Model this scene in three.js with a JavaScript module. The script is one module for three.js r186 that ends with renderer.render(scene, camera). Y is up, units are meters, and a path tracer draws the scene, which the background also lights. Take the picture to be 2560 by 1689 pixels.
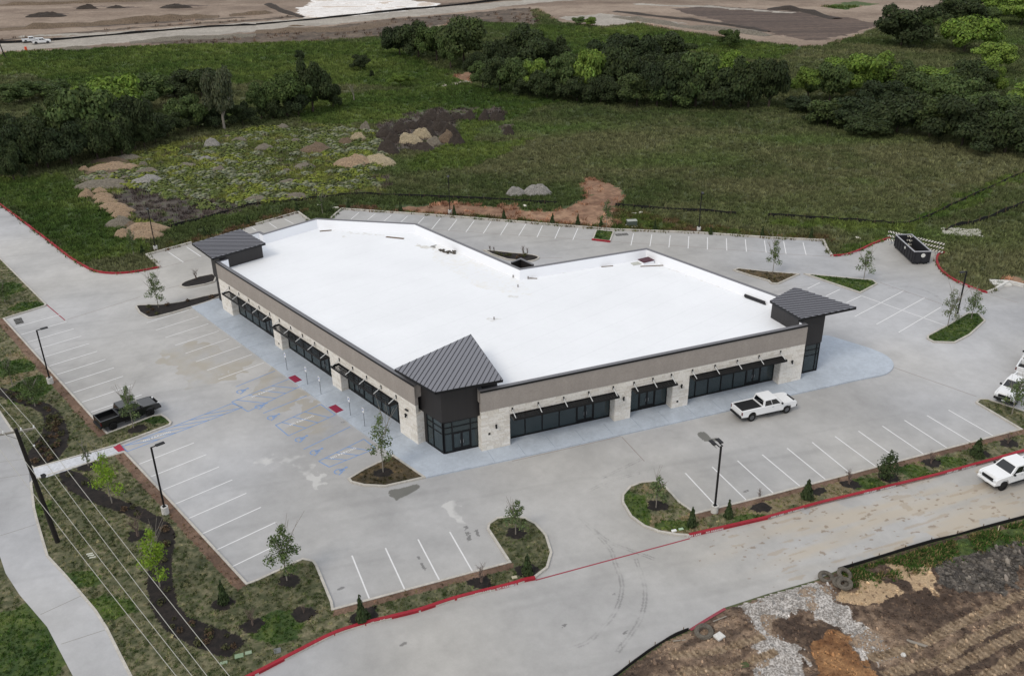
import * as THREE from 'three';
import { mergeGeometries } from 'three/addons/utils/BufferGeometryUtils.js';
import { RoundedBoxGeometry } from 'three/addons/geometries/RoundedBoxGeometry.js';
import { FontLoader } from 'three/addons/loaders/FontLoader.js';

// ---------------------------------------------------------------- camera, sky, sun, exposure
const scene = new THREE.Scene();
const camera = new THREE.PerspectiveCamera(40.19, 1024 / 675, 0.5, 4000);
camera.position.set(0, 48.09, 0);
camera.rotation.set(-0.45958, 0, -0.01495, 'YXZ');
const renderer = new THREE.WebGLRenderer({ antialias: true });
renderer.toneMapping = THREE.LinearToneMapping;
renderer.toneMappingExposure = 1.0;
renderer.shadowMap.enabled = true;

// an even overcast sky: brighter overhead, paler and dimmer towards the horizon
{
  const W = 64, H = 64, d = new Float32Array(W * H * 4);
  for (let j = 0; j < H; j++) for (let i = 0; i < W; i++) {
    const e = ((j + 0.5) / H - 0.5) * Math.PI, s = Math.max(0, Math.sin(e)), b = 0.8 * (0.94 + 0.06 * s), k = (j * W + i) * 4;
    d[k] = b * 0.97; d[k + 1] = b * 1.0; d[k + 2] = b * 1.06; d[k + 3] = 1;
  }
  const t = new THREE.DataTexture(d, W, H, THREE.RGBAFormat, THREE.FloatType);
  t.mapping = THREE.EquirectangularReflectionMapping; t.magFilter = THREE.LinearFilter; t.needsUpdate = true;
  scene.background = t; scene.environment = t;
}
const sun = new THREE.DirectionalLight(0xfff3e2, 1.3);
sun.position.set(-75, 115, -10); sun.target.position.set(0, 0, -90);
sun.castShadow = true; sun.shadow.radius = 40; sun.shadow.mapSize.set(2048, 2048);
Object.assign(sun.shadow.camera, { left: -160, right: 160, top: 160, bottom: -160, near: 1, far: 500 });
scene.add(sun, sun.target);

// ---------------------------------------------------------------- helpers
function rng(seed) { let a = seed >>> 0; return () => { a = (a + 0x6D2B79F5) | 0; let t = Math.imul(a ^ (a >>> 15), 1 | a); t = (t + Math.imul(t ^ (t >>> 7), 61 | t)) ^ t; return ((t ^ (t >>> 14)) >>> 0) / 4294967296; }; }
const PERM = new Float32Array(65536); { const r = rng(77); for (let i = 0; i < 65536; i++) PERM[i] = r() * 2 - 1; }
function vn(x, y) {                                            // value noise, -1..1
  const xi = Math.floor(x), yi = Math.floor(y), fx = x - xi, fy = y - yi, u = fx * fx * (3 - 2 * fx), v = fy * fy * (3 - 2 * fy);
  const h = (a, b) => PERM[(Math.imul(a, 374761) + Math.imul(b, 668265) + ((a * b) & 255)) & 65535];
  const a = h(xi, yi), b = h(xi + 1, yi), c = h(xi, yi + 1), d = h(xi + 1, yi + 1);
  return a + (b - a) * u + (c - a) * v + (a - b - c + d) * u * v;
}
const fbm = (x, y, o = 3) => { let s = 0, a = 0.5, f = 1; for (let i = 0; i < o; i++) { s += a * vn(x * f + i * 17.3, y * f - i * 9.1); a *= 0.5; f *= 2.03; } return s; };
const lerp = (a, b, t) => a + (b - a) * t, clamp = (x, a, b) => Math.min(b, Math.max(a, x)), sstep = (a, b, x) => { const t = clamp((x - a) / (b - a), 0, 1); return t * t * (3 - 2 * t); };
const names = new Map();
function numbered(n) { const k = names.get(n) ?? 0; names.set(n, k + 1); return k ? n + '_' + String(k).padStart(3, '0') : n; }
const shade = (o) => { o.castShadow = o.receiveShadow = true; return o; };
function mesh(name, geo, mat, parent) { const m = shade(new THREE.Mesh(geo, mat)); m.name = parent ? name : numbered(name); (parent ?? scene).add(m); return m; }
function tag(o, label, category, group) { o.userData.label = label; o.userData.category = category; if (group) o.userData.group = group; return o; }
function thing(name, label, category, [x, y, z] = [0, 0, 0], turn = 0, group) {
  const o = new THREE.Group(); o.name = numbered(name); o.position.set(x, y, z); o.rotation.y = turn; scene.add(o); return tag(o, label, category, group);
}
const struct = (o, label, category) => { o.userData.kind = 'structure'; return tag(o, label, category); };
const stuff = (o, label, category) => { o.userData.kind = 'stuff'; if (label) tag(o, label, category); return o; };
// children built in world metres are hung from a root that stands at the thing's base
function anchor(root, x, y, z) { root.position.set(x, y, z); for (const c of root.children) c.position.sub(root.position); return root; }
const mat = (hex, rough = 0.85, extra = {}) => new THREE.MeshStandardMaterial({ color: hex, roughness: rough, ...extra });
const box = (w, h, d, x = 0, y = 0, z = 0) => new THREE.BoxGeometry(w, h, d).translate(x, y, z);
const rbox = (w, h, d, r, x = 0, y = 0, z = 0) => new RoundedBoxGeometry(w, h, d, 2, r).translate(x, y, z);
const merge = (list) => mergeGeometries(list.map((g) => { const n = g.index ? g.toNonIndexed() : g; for (const k of Object.keys(n.attributes)) if (!['position', 'normal', 'uv'].includes(k)) n.deleteAttribute(k); return n; }));
function rod(a, b, r0, r1 = r0, seg = 6) {                     // tapered bar between two points
  const A = new THREE.Vector3(...a), B = new THREE.Vector3(...b), d = B.clone().sub(A), g = new THREE.CylinderGeometry(r1, r0, d.length(), seg);
  g.translate(0, d.length() / 2, 0).applyQuaternion(new THREE.Quaternion().setFromUnitVectors(new THREE.Vector3(0, 1, 0), d.normalize())).translate(A.x, A.y, A.z);
  return g;
}
function beam(a, b, w, h) {                                    // square bar, h measured upwards
  const A = new THREE.Vector3(...a), B = new THREE.Vector3(...b), d = B.clone().sub(A), L = d.length(), g = new THREE.BoxGeometry(w, h, L);
  const m = new THREE.Matrix4(), z = d.normalize(), x = new THREE.Vector3().crossVectors(new THREE.Vector3(0, 1, 0), z).normalize(), y = new THREE.Vector3().crossVectors(z, x);
  m.makeBasis(x, y, z); g.applyMatrix4(m).translate((A.x + B.x) / 2, (A.y + B.y) / 2, (A.z + B.z) / 2); return g;
}
const area = (p) => { let s = 0; for (let i = 0; i < p.length; i++) { const a = p[i], b = p[(i + 1) % p.length]; s += a[0] * b[1] - b[0] * a[1]; } return s / 2; };
function inset(p, d, closed = true) {                          // mitred offset to the inside of the outline (d may be a list, one per edge)
  const n = p.length, sg = closed ? Math.sign(area(p)) : 1, out = [], D = (i) => (Array.isArray(d) ? d[i] : d);
  for (let i = 0; i < n; i++) {
    const e = (k) => { const a = p[(k + n) % n], b = p[(k + 1 + n) % n], l = Math.hypot(b[0] - a[0], b[1] - a[1]) || 1; return [-(b[1] - a[1]) / l * sg, (b[0] - a[0]) / l * sg]; };
    let n1 = e(i - 1), n2 = e(i), d1 = D((i - 1 + n) % n), d2 = D(i);
    if (!closed && i === 0) { n1 = n2; d1 = d2; } if (!closed && i === n - 1) { n2 = n1; d2 = d1; }
    const c = n1[0] * n2[1] - n1[1] * n2[0];
    if (Math.abs(c) < 0.05) { out.push([p[i][0] + (n1[0] * d1 + n2[0] * d2) / 2, p[i][1] + (n1[1] * d1 + n2[1] * d2) / 2]); continue; }
    out.push([p[i][0] + (d1 * n2[1] - d2 * n1[1]) / c, p[i][1] + (d2 * n1[0] - d1 * n2[0]) / c]);
  }
  return out;
}
// strip between two outlines, from y0 up to y1 : a kerb, a parapet, a coping
function strip(A, B, y0, y1, closed = true) {
  const P = [], N = closed ? A.length : A.length - 1, q = (a, b, c, d) => P.push(...a, ...b, ...c, ...a, ...c, ...d), v = (p, y) => [p[0], y, p[1]];
  const s = A.length > 1 && ((A[1][0] - A[0][0]) * (B[0][1] - A[0][1]) - (A[1][1] - A[0][1]) * (B[0][0] - A[0][0])) > 0;
  const Q = (a, b, c, d) => (s ? q(d, c, b, a) : q(a, b, c, d));
  for (let i = 0; i < N; i++) {
    const j = (i + 1) % A.length, a = A[i], b = A[j], c = B[j], d = B[i];
    Q(v(a, y1), v(b, y1), v(c, y1), v(d, y1)); Q(v(a, y0), v(b, y0), v(b, y1), v(a, y1)); Q(v(c, y0), v(d, y0), v(d, y1), v(c, y1));
    if (!closed && i === 0) Q(v(d, y0), v(a, y0), v(a, y1), v(d, y1));
    if (!closed && i === N - 1) Q(v(b, y0), v(c, y0), v(c, y1), v(b, y1));
  }
  const g = new THREE.BufferGeometry(); g.setAttribute('position', new THREE.Float32BufferAttribute(P, 3));
  const uv = []; for (let i = 0; i < P.length; i += 3) uv.push(P[i] + P[i + 1] * 0.3, P[i + 2] + P[i + 1]);
  g.setAttribute('uv', new THREE.Float32BufferAttribute(uv, 2)); g.computeVertexNormals(); return g;
}
function slab(pts, y0, y1, uvOf) {                             // flat plate with closed sides
  const sh = new THREE.Shape(pts.map(([x, z]) => new THREE.Vector2(x, -z)));
  const g = new THREE.ExtrudeGeometry(sh, { depth: y1 - y0, bevelEnabled: false }); g.rotateX(-Math.PI / 2).translate(0, y0, 0);
  const p = g.attributes.position, uv = g.attributes.uv; for (let i = 0; i < p.count; i++) { const [u, v] = uvOf ? uvOf(p.getX(i), p.getZ(i)) : [p.getX(i), p.getZ(i)]; uv.setXY(i, u, v); }
  return g;
}
function smooth(pts, closed, k = 4) {                          // rounded curve through survey points
  const c = new THREE.CatmullRomCurve3(pts.map(([x, z]) => new THREE.Vector3(x, 0, z)), closed, 'centripetal');
  return c.getPoints(pts.length * k).slice(0, closed ? -1 : undefined).map((v) => [v.x, v.z]);
}
const inside = (p, x, z) => { let c = false; for (let i = 0, j = p.length - 1; i < p.length; j = i++) { const a = p[i], b = p[j]; if ((a[1] > z) !== (b[1] > z) && x < (b[0] - a[0]) * (z - a[1]) / (b[1] - a[1]) + a[0]) c = !c; } return c; };
function alongPath(pts, s) { for (let i = 0; i + 1 < pts.length; i++) { const l = Math.hypot(pts[i + 1][0] - pts[i][0], pts[i + 1][1] - pts[i][1]); if (s <= l || i + 2 === pts.length) return { p: [lerp(pts[i][0], pts[i + 1][0], s / l), lerp(pts[i][1], pts[i + 1][1], s / l)], d: [(pts[i + 1][0] - pts[i][0]) / l, (pts[i + 1][1] - pts[i][1]) / l] }; s -= l; } }
const pathLength = (p) => p.reduce((s, q, i) => (i ? s + Math.hypot(q[0] - p[i - 1][0], q[1] - p[i - 1][1]) : 0), 0);

// rasters that hold, per map cell, which ground cover lies there
class Raster {
  constructor(x0, x1, z0, z1, w, h) { Object.assign(this, { x0, z0, w, h, kx: w / (x1 - x0), kz: h / (z1 - z0), d: new Uint8Array(w * h) }); }
  poly(pts, val) {
    const P = pts.map(([x, z]) => [(x - this.x0) * this.kx, (z - this.z0) * this.kz]);
    let a = 1e9, b = -1e9; for (const q of P) { a = Math.min(a, q[1]); b = Math.max(b, q[1]); }
    for (let y = Math.max(0, Math.ceil(a - 0.5)); y < Math.min(this.h, b); y++) {
      const yc = y + 0.5, xs = [];
      for (let i = 0, j = P.length - 1; i < P.length; j = i++) if ((P[i][1] > yc) !== (P[j][1] > yc)) xs.push(P[i][0] + (yc - P[i][1]) / (P[j][1] - P[i][1]) * (P[j][0] - P[i][0]));
      xs.sort((m, n) => m - n);
      for (let k = 0; k + 1 < xs.length; k += 2) for (let x = Math.max(0, Math.ceil(xs[k] - 0.5)); x < Math.min(this.w, xs[k + 1]); x++) this.d[y * this.w + x] = val;
    }
  }
  line(pts, width, val) { for (let i = 0; i + 1 < pts.length; i++) { const [a, b] = [pts[i], pts[i + 1]], l = Math.hypot(b[0] - a[0], b[1] - a[1]) || 1, nx = -(b[1] - a[1]) / l * width / 2, nz = (b[0] - a[0]) / l * width / 2, ex = (b[0] - a[0]) / l * width * 0.25, ez = (b[1] - a[1]) / l * width * 0.25;
    this.poly([[a[0] + nx - ex, a[1] + nz - ez], [b[0] + nx + ex, b[1] + nz + ez], [b[0] - nx + ex, b[1] - nz + ez], [a[0] - nx - ex, a[1] - nz - ez]], val); } }
  blob(x, z, rx, rz, val, turn = 0) { const p = [], c = Math.cos(turn), s = Math.sin(turn); for (let k = 0; k < 18; k++) { const a = k / 18 * 6.283, r = 1 + 0.25 * vn(x + k * 1.7, z); p.push([x + (Math.cos(a) * rx * c - Math.sin(a) * rz * s) * r, z + (Math.cos(a) * rx * s + Math.sin(a) * rz * c) * r]); } this.poly(p, val); }
  at(x, z) { const i = clamp(Math.floor((x - this.x0) * this.kx), 0, this.w - 1), j = clamp(Math.floor((z - this.z0) * this.kz), 0, this.h - 1); return this.d[j * this.w + i]; }
  texture(fn) {
    const t = new Uint8Array(this.w * this.h * 4), c = [0, 0, 0];
    for (let j = 0; j < this.h; j++) for (let i = 0; i < this.w; i++) { fn(this.x0 + (i + 0.5) / this.kx, this.z0 + (j + 0.5) / this.kz, c); const k = (j * this.w + i) * 4; t[k] = clamp(c[0], 0, 255); t[k + 1] = clamp(c[1], 0, 255); t[k + 2] = clamp(c[2], 0, 255); t[k + 3] = 255; }
    const x = new THREE.DataTexture(t, this.w, this.h); x.colorSpace = THREE.SRGBColorSpace; x.magFilter = THREE.LinearFilter; x.minFilter = THREE.LinearMipmapLinearFilter; x.generateMipmaps = true; x.needsUpdate = true; this.pix = t; return x;
  }
  colour(x, z) { const i = clamp(Math.floor((x - this.x0) * this.kx), 0, this.w - 1), j = clamp(Math.floor((z - this.z0) * this.kz), 0, this.h - 1), k = (j * this.w + i) * 4; return [this.pix[k], this.pix[k + 1], this.pix[k + 2]]; }
  uv() { return (x, z) => [(x - this.x0) * this.kx / this.w, (z - this.z0) * this.kz / this.h]; }
}
function tile(n, fn, repeat) {                                 // seamless-enough grain map with its own repeat in metres
  const t = new Uint8Array(n * n * 4), c = [0, 0, 0];
  for (let j = 0; j < n; j++) for (let i = 0; i < n; i++) { fn(i / n, j / n, c); const k = (j * n + i) * 4; t[k] = clamp(c[0], 0, 255); t[k + 1] = clamp(c[1], 0, 255); t[k + 2] = clamp(c[2], 0, 255); t[k + 3] = 255; }
  const x = new THREE.DataTexture(t, n, n); x.wrapS = x.wrapT = THREE.MirroredRepeatWrapping; x.magFilter = THREE.LinearFilter; x.minFilter = THREE.LinearMipmapLinearFilter; x.generateMipmaps = true; x.colorSpace = THREE.SRGBColorSpace; x.repeat.set(1 / repeat, 1 / repeat); x.needsUpdate = true; return x;
}

// ---------------------------------------------------------------- survey of the site, metres east (x) and south (z)
const PAVED = [...[[-120.60,-188.73],[-86.27,-150.46],[-71.62,-134.06],[-64.00,-125.40],[-60.78,-122.15],[-58.03,-119.83],[-55.13,-118.93],[-52.32,-119.40],[-49.21,-121.08],[-52.85,-126.10],[-47.87,-130.84]], ...[[-40.11,-138.68],[-34.72,-144.39],[-30.40,-137.64],[-28.63,-141.16],[-27.63,-145.71],[-10.01,-141.26],[0.27,-138.29]], ...[[15.73,-133.76],[28.53,-131.76],[38.25,-129.23]], ...[[45.95,-127.75],[45.37,-124.11],[45.23,-121.48],[47.32,-121.81],[49.84,-123.40],[53.20,-126.32],[56.15,-128.32],[61.44,-122.45],[60.40,-121.78],[58.91,-118.96],[58.19,-115.83],[58.34,-112.80],[58.94,-110.95],[60.06,-108.78],[60.94,-107.99],[62.51,-108.97],[65.29,-111.25],[66.57,-109.95],[72.83,-103.30]], ...[[59.29,-79.92]], ...[[48.75,-64.16],[42.44,-62.04],[33.57,-59.12],[24.95,-55.88],[22.93,-54.80],[18.89,-53.38]], ...[[15.31,-51.95],[12.36,-49.84],[10.48,-48.82],[8.34,-47.12],[6.59,-45.62],[3.17,-42.64]], ...[[-22.26,-39.77]], ...[[-38.22,-40.05]], ...[[-60.31,-78.00],[-76.92,-106.41]]];
const LAWNS = {
  west: [...[[-103.21,-157.89],[-74.12,-125.69],[-59.89,-108.83]], ...[[-59.77,-108.26],[-63.21,-104.55]], ...[[-39.83,-77.33],[-36.47,-80.49],[-35.68,-80.74],[-34.92,-80.09],[-34.13,-79.18],[-34.12,-78.63],[-37.78,-75.38]], ...[[-38.06,-75.03],[-44.36,-71.20]], ...[[-44.95,-71.70],[-48.42,-76.49],[-52.28,-81.15],[-60.98,-91.52],[-74.14,-106.31]]],
  south: [...[[-36.94,-73.95],[-43.59,-69.61]], ...[[-43.66,-69.02]], ...[[-41.52,-64.99],[-40.21,-62.85],[-37.59,-58.72],[-35.50,-56.72],[-33.46,-54.69],[-31.22,-52.41],[-29.70,-50.60],[-27.64,-47.84],[-26.45,-46.26],[-23.38,-42.27]], ...[[-21.97,-43.11]], ...[[-17.71,-46.09],[-15.27,-48.00],[-12.96,-49.72],[-10.90,-50.65],[-9.07,-51.27],[-7.05,-51.96],[-4.53,-53.12],[-0.28,-54.58]], ...[[0.73,-55.02],[1.40,-55.28],[2.55,-56.51],[2.97,-58.33],[2.62,-60.54],[1.78,-62.14],[0.88,-62.90]], ...[[-0.23,-63.19],[-1.51,-62.95],[-2.23,-62.16],[-2.31,-61.44],[-0.56,-57.29],[-13.48,-52.38],[-13.68,-53.08],[-15.60,-57.30],[-15.95,-57.81],[-16.88,-58.12],[-20.02,-55.63]], ...[[-20.60,-55.30],[-29.70,-65.79]], ...[[-36.81,-73.88]]],
  street: [...[[9.24,-64.75],[9.71,-62.83],[10.64,-61.49],[11.88,-60.67],[13.16,-60.29],[14.29,-60.12],[21.16,-62.26]], ...[[26.46,-64.27],[31.47,-65.90],[38.02,-68.09],[43.98,-70.32],[47.23,-71.56],[53.89,-74.14],[54.52,-75.28],[50.93,-78.90],[48.45,-81.32],[47.60,-81.39],[46.89,-80.68],[48.87,-75.57],[22.01,-65.59]], ...[[15.31,-63.22]], ...[[14.23,-64.77],[13.86,-65.87],[13.31,-67.21],[12.57,-67.96],[11.30,-67.78],[10.17,-67.16],[9.36,-65.90]]],
  corner: [[-15.00,-68.95],[-13.75,-70.45],[-11.28,-72.68],[-7.92,-68.94],[-11.45,-67.63],[-13.39,-67.84],[-14.62,-68.36]],
  north: [[13.11,-133.97],[15.82,-133.03],[14.80,-128.72],[12.18,-129.75]],
  pathside: [[-41.32,-58.81],[-39.91,-56.82],[-37.61,-54.30],[-34.03,-50.91],[-30.28,-46.33],[-26.57,-41.48],[-39.19,-41.70],[-59.88,-77.00]],
};
const BEDS = {
  entry: smooth([[-48.03,-107.66],[-47.72,-108.15],[-44.84,-108.22],[-42.37,-109.14],[-38.33,-111.59],[-37.85,-110.49],[-40.45,-107.39],[-44.34,-104.29],[-45.23,-104.17]], true, 2),
  walk: smooth([[-44.43,-114.34],[-44.26,-115.64],[-41.10,-118.38],[-40.10,-115.48],[-42.42,-113.90],[-43.33,-113.57],[-43.97,-113.78]], true, 2),
  rear: smooth([[-4.02,-125.99],[0.20,-124.69],[3.12,-123.76],[4.11,-122.72],[3.49,-121.57],[2.33,-121.13],[0.54,-121.68],[-0.68,-122.13]], true, 2),
};
const EAST = {
  a: [...[[30.30,-116.93],[31.16,-117.48],[34.91,-116.17]], ...[[39.01,-115.12],[35.23,-111.86],[34.27,-111.97]], ...[[34.10,-113.00],[32.03,-114.94]]],
  b: [[39.47,-115.22],[41.74,-114.56],[48.00,-112.64],[48.10,-111.37],[44.85,-108.49]],
  c: [...[[48.31,-96.00],[51.69,-98.64],[55.64,-102.01],[57.03,-101.90],[56.84,-99.66],[53.31,-95.98]], ...[[50.70,-94.03],[48.34,-94.27],[47.93,-95.23]]],
};
const PATH = [...[[-74.14,-106.31],[-60.98,-91.52],[-52.28,-81.15],[-48.42,-76.49],[-44.95,-71.70]], ...[[-43.66,-69.02]], ...[[-41.52,-64.99],[-40.21,-62.85],[-37.59,-58.72],[-35.50,-56.72],[-33.46,-54.69],[-31.22,-52.41],[-29.70,-50.60],[-27.64,-47.84],[-26.45,-46.26],[-23.38,-42.27]], ...[[-26.57,-41.48],[-30.28,-46.33],[-34.03,-50.91],[-37.61,-54.30],[-39.91,-56.82],[-41.32,-58.81],[-59.88,-77.00]]];
const WALK = [[-44.36,-71.20],[-38.30,-74.69],[-38.07,-75.06],[-36.98,-74.06],[-37.37,-73.74],[-42.46,-69.83],[-43.59,-69.61]];
const MULCH = [
  smooth([[-54.99,-86.69],[-52.79,-85.69],[-50.74,-84.49],[-48.19,-83.08],[-46.01,-80.87],[-44.37,-78.55],[-43.05,-75.58],[-42.71,-73.70],[-43.18,-72.45],[-44.26,-71.51],[-45.86,-73.24],[-46.15,-75.66],[-46.30,-77.61],[-47.59,-80.49],[-49.05,-82.02],[-51.03,-83.17],[-52.82,-84.11],[-54.19,-85.05]], true, 3),
  smooth([...[[-41.56,-70.57],[-40.93,-70.95],[-39.46,-70.26]], ...[[-35.49,-66.73],[-33.26,-65.64],[-30.89,-64.27],[-29.08,-62.73],[-28.10,-61.12],[-27.39,-58.36],[-26.51,-55.77],[-25.51,-53.57],[-24.38,-52.04],[-22.35,-50.89],[-20.10,-49.87],[-19.26,-49.16],[-19.66,-48.19],[-20.06,-47.69],[-21.59,-48.22],[-23.87,-49.41],[-25.64,-50.74],[-26.77,-52.21],[-27.71,-53.97],[-28.69,-56.44],[-28.85,-59.06],[-30.08,-61.88],[-31.41,-63.08],[-33.39,-64.18],[-36.46,-65.80]], ...[[-39.59,-67.77]]], true, 3),
];
const KERB_W = [[-63.21,-104.55], [-39.83,-77.33]], KERB_W2 = [[-36.98,-74.06], [-20.60,-55.30]], KERB_S = [[-13.48,-52.38], [-0.56,-57.29]], KERB_R = [[15.31,-63.22], [48.87,-75.57]];

// building frames: the west front (L) and the south front (R)
const FRAME = (o, deg) => { const a = deg * Math.PI / 180, u = [Math.cos(a), Math.sin(a)], n = [-u[1], u[0]]; return { o, u, n, turn: -a, at: (s, t) => [o[0] + u[0] * s + n[0] * t, o[1] + u[1] * s + n[1] * t] }; };
const L = FRAME([-36.39, -106.34], 49.5), R = FRAME([-2.98, -73.01], -21);
const TC = [-6.49, -72.63];
const APRON = [L.at(-3.7, 2.71), ...[[-11.28,-72.68],[-7.92,-68.94]], ...[[-0.17,-71.67],[10.24,-75.51],[22.13,-79.95]], ...smooth([[29.21,-82.89],[37.54,-85.98],[39.89,-86.74],[41.09,-87.80],[41.76,-89.02],[41.88,-90.54],[41.00,-92.40],[36.78,-96.40]], false, 2), R.at(38, -9), R.at(4, -12), L.at(20, -9), L.at(0, -9), L.at(-3.7, -0.9)];

// ---------------------------------------------------------------- shrub and tree positions that also have a ring of mulch in the ground map
const RINGS = [[-31.09,-61.19], [-19.14,-50.71], [-15.63,-51.86], [-2.70,-54.94], [-17.40,-55.42], [0.12,-60.81], [29.60,-66.91], [37.96,-70.04], [46.59,-73.03], [20.87,-63.84], [26.18,-66.11], [43.20,-71.40], [33.33,-67.88], [-11.30,-51.21], [-21.91,-53.02], [0.92,-56.17], [12.23,-64.29], [-39.47,-71.38], [-37.14,-77.95], [-11.90,-69.80], [-10.96,-51.71]];

// ---------------------------------------------------------------- ground cover maps
const NEAR = new Raster(-82, 84, -152, -38, 2048, 1408);
{
  NEAR.d.fill(0);
  const green = 1, mulch = 2, soil = 3, sand = 4, dark = 5, gravel = 6, rust = 7, dirt = 8;
  for (const [x, z, rx, rz] of [[...[-56.20,-91.37], 3, 2], [...[-51.49,-86.35], 2.2, 3.2], [...[-33.98,-55.93], 2, 1.2], [...[-30.78,-52.75], 2.6, 1.2], [...[-35.89,-49.66], 3, 4], [...[-40.95,-64.97], 1, 1.2], [...[-32.76,-47.54], 1.5, 2.6], [...[-17.29,-50.56], 1.9, 1.7], [...[10.01,-63.73], 1.6, 2.6], [...[13.19,-61.57], 1.8, 0.7], [...[35.55,-69.16], 1.6, 0.8], [...[39.84,-70.08], 1.5, 0.8], [...[30.90,-66.96], 1.6, 0.9], [...[19.86,-62.14], 1.7, 0.7], [...[-35.89,-79.74], 1.5, .8], [...[37.54,-68.10], 3, .5], [...[-67.79,-113.95], 2.5, 2.5], [...[-62.08,-108.17], 2, 1.5], [...[-12.00,-68.21], 2, .7]]) NEAR.blob(x, z, rx, rz, green);
  NEAR.poly(LAWNS.corner, 9); NEAR.poly(EAST.b, green); NEAR.poly(EAST.c, green); NEAR.poly(LAWNS.north, green); NEAR.poly(EAST.a, 9);
  for (const m of MULCH) NEAR.poly(m, mulch);
  for (const k of Object.values(BEDS)) NEAR.poly(k, mulch);
  for (const [x, z] of RINGS) NEAR.blob(x, z, 0.86, 0.74, mulch);
  const off = (seg, d) => { const [a, b] = seg, l = Math.hypot(b[0] - a[0], b[1] - a[1]), n = [-(b[1] - a[1]) / l * d, (b[0] - a[0]) / l * d]; return [[a[0] + n[0], a[1] + n[1]], [b[0] + n[0], b[1] + n[1]]]; };
  NEAR.line(off(KERB_W, 0.55), 0.95, soil); NEAR.line(off(KERB_W2, 0.55), 0.95, soil); NEAR.line(off(KERB_S, 0.45), 0.75, soil); NEAR.line(off(KERB_R, 0.45), 0.8, soil);
  // the builder's ground across the street
  NEAR.poly([...[[45.10,-62.57],[33.54,-59.05],[24.93,-55.82],[22.89,-54.68],[18.88,-53.32]], ...[[15.30,-51.89],[12.34,-49.74],[10.47,-48.72],[8.32,-47.03],[6.58,-45.50]], ...[[4.37,-40.10]], ...[[34.89,-39.55]]], dirt);
  NEAR.poly([[28.34,-56.83],[31.47,-57.15],[32.00,-55.72],[31.50,-53.52],[29.64,-52.97],[29.01,-54.55]], sand); NEAR.poly([[26.29,-55.35],[27.53,-54.58],[28.56,-53.35],[27.16,-52.21],[25.79,-52.01],[24.43,-52.27],[24.50,-52.96],[25.87,-53.89]], sand);
  NEAR.poly([[32.84,-56.73],[35.59,-57.72],[40.95,-59.08],[37.96,-53.15],[34.30,-52.99],[31.65,-53.28]], dark);
  NEAR.poly([[18.03,-53.22],[22.51,-54.51],[23.66,-53.93],[24.04,-51.59],[24.36,-49.70],[25.41,-48.73],[26.05,-46.58],[24.50,-46.21],[23.64,-48.04],[22.86,-49.41],[22.44,-50.07],[21.13,-51.20],[19.94,-51.23],[18.07,-50.16],[16.98,-49.53]], gravel); NEAR.poly([[16.40,-51.75],[18.76,-52.85],[17.69,-48.67],[16.78,-49.33]], gravel);
  NEAR.poly([[20.14,-48.11],[22.14,-49.11],[23.32,-48.46],[23.94,-46.72],[23.87,-45.28],[23.72,-44.05],[19.56,-44.13]], rust);
  NEAR.poly([[17.16,-49.64],[18.76,-48.65],[19.52,-47.00],[18.92,-44.14],[15.83,-44.20]], gravel);
  for (const o of [-0.75, 0.75]) { NEAR.line(inset(smooth([[40.87,-53.08],[37.18,-51.60],[32.72,-49.53],[28.68,-47.32],[26.46,-46.47],[24.40,-45.92]], false, 3), o, false), 0.75, 10); NEAR.line(inset(smooth([[38.77,-49.19],[35.26,-47.80],[31.92,-46.16],[29.13,-44.88]], false, 3), o, false), 0.75, 10); NEAR.line(inset(smooth([[10.85,-46.38],[13.92,-46.82],[17.53,-48.06]], false, 3), o, false), 0.6, 10); }
  NEAR.line([[30.79,-56.52],[35.83,-58.25],[43.07,-60.43]], 1.6, green);
}
const FAR = new Raster(-300, 300, -560, -20, 2048, 1843);
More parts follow.
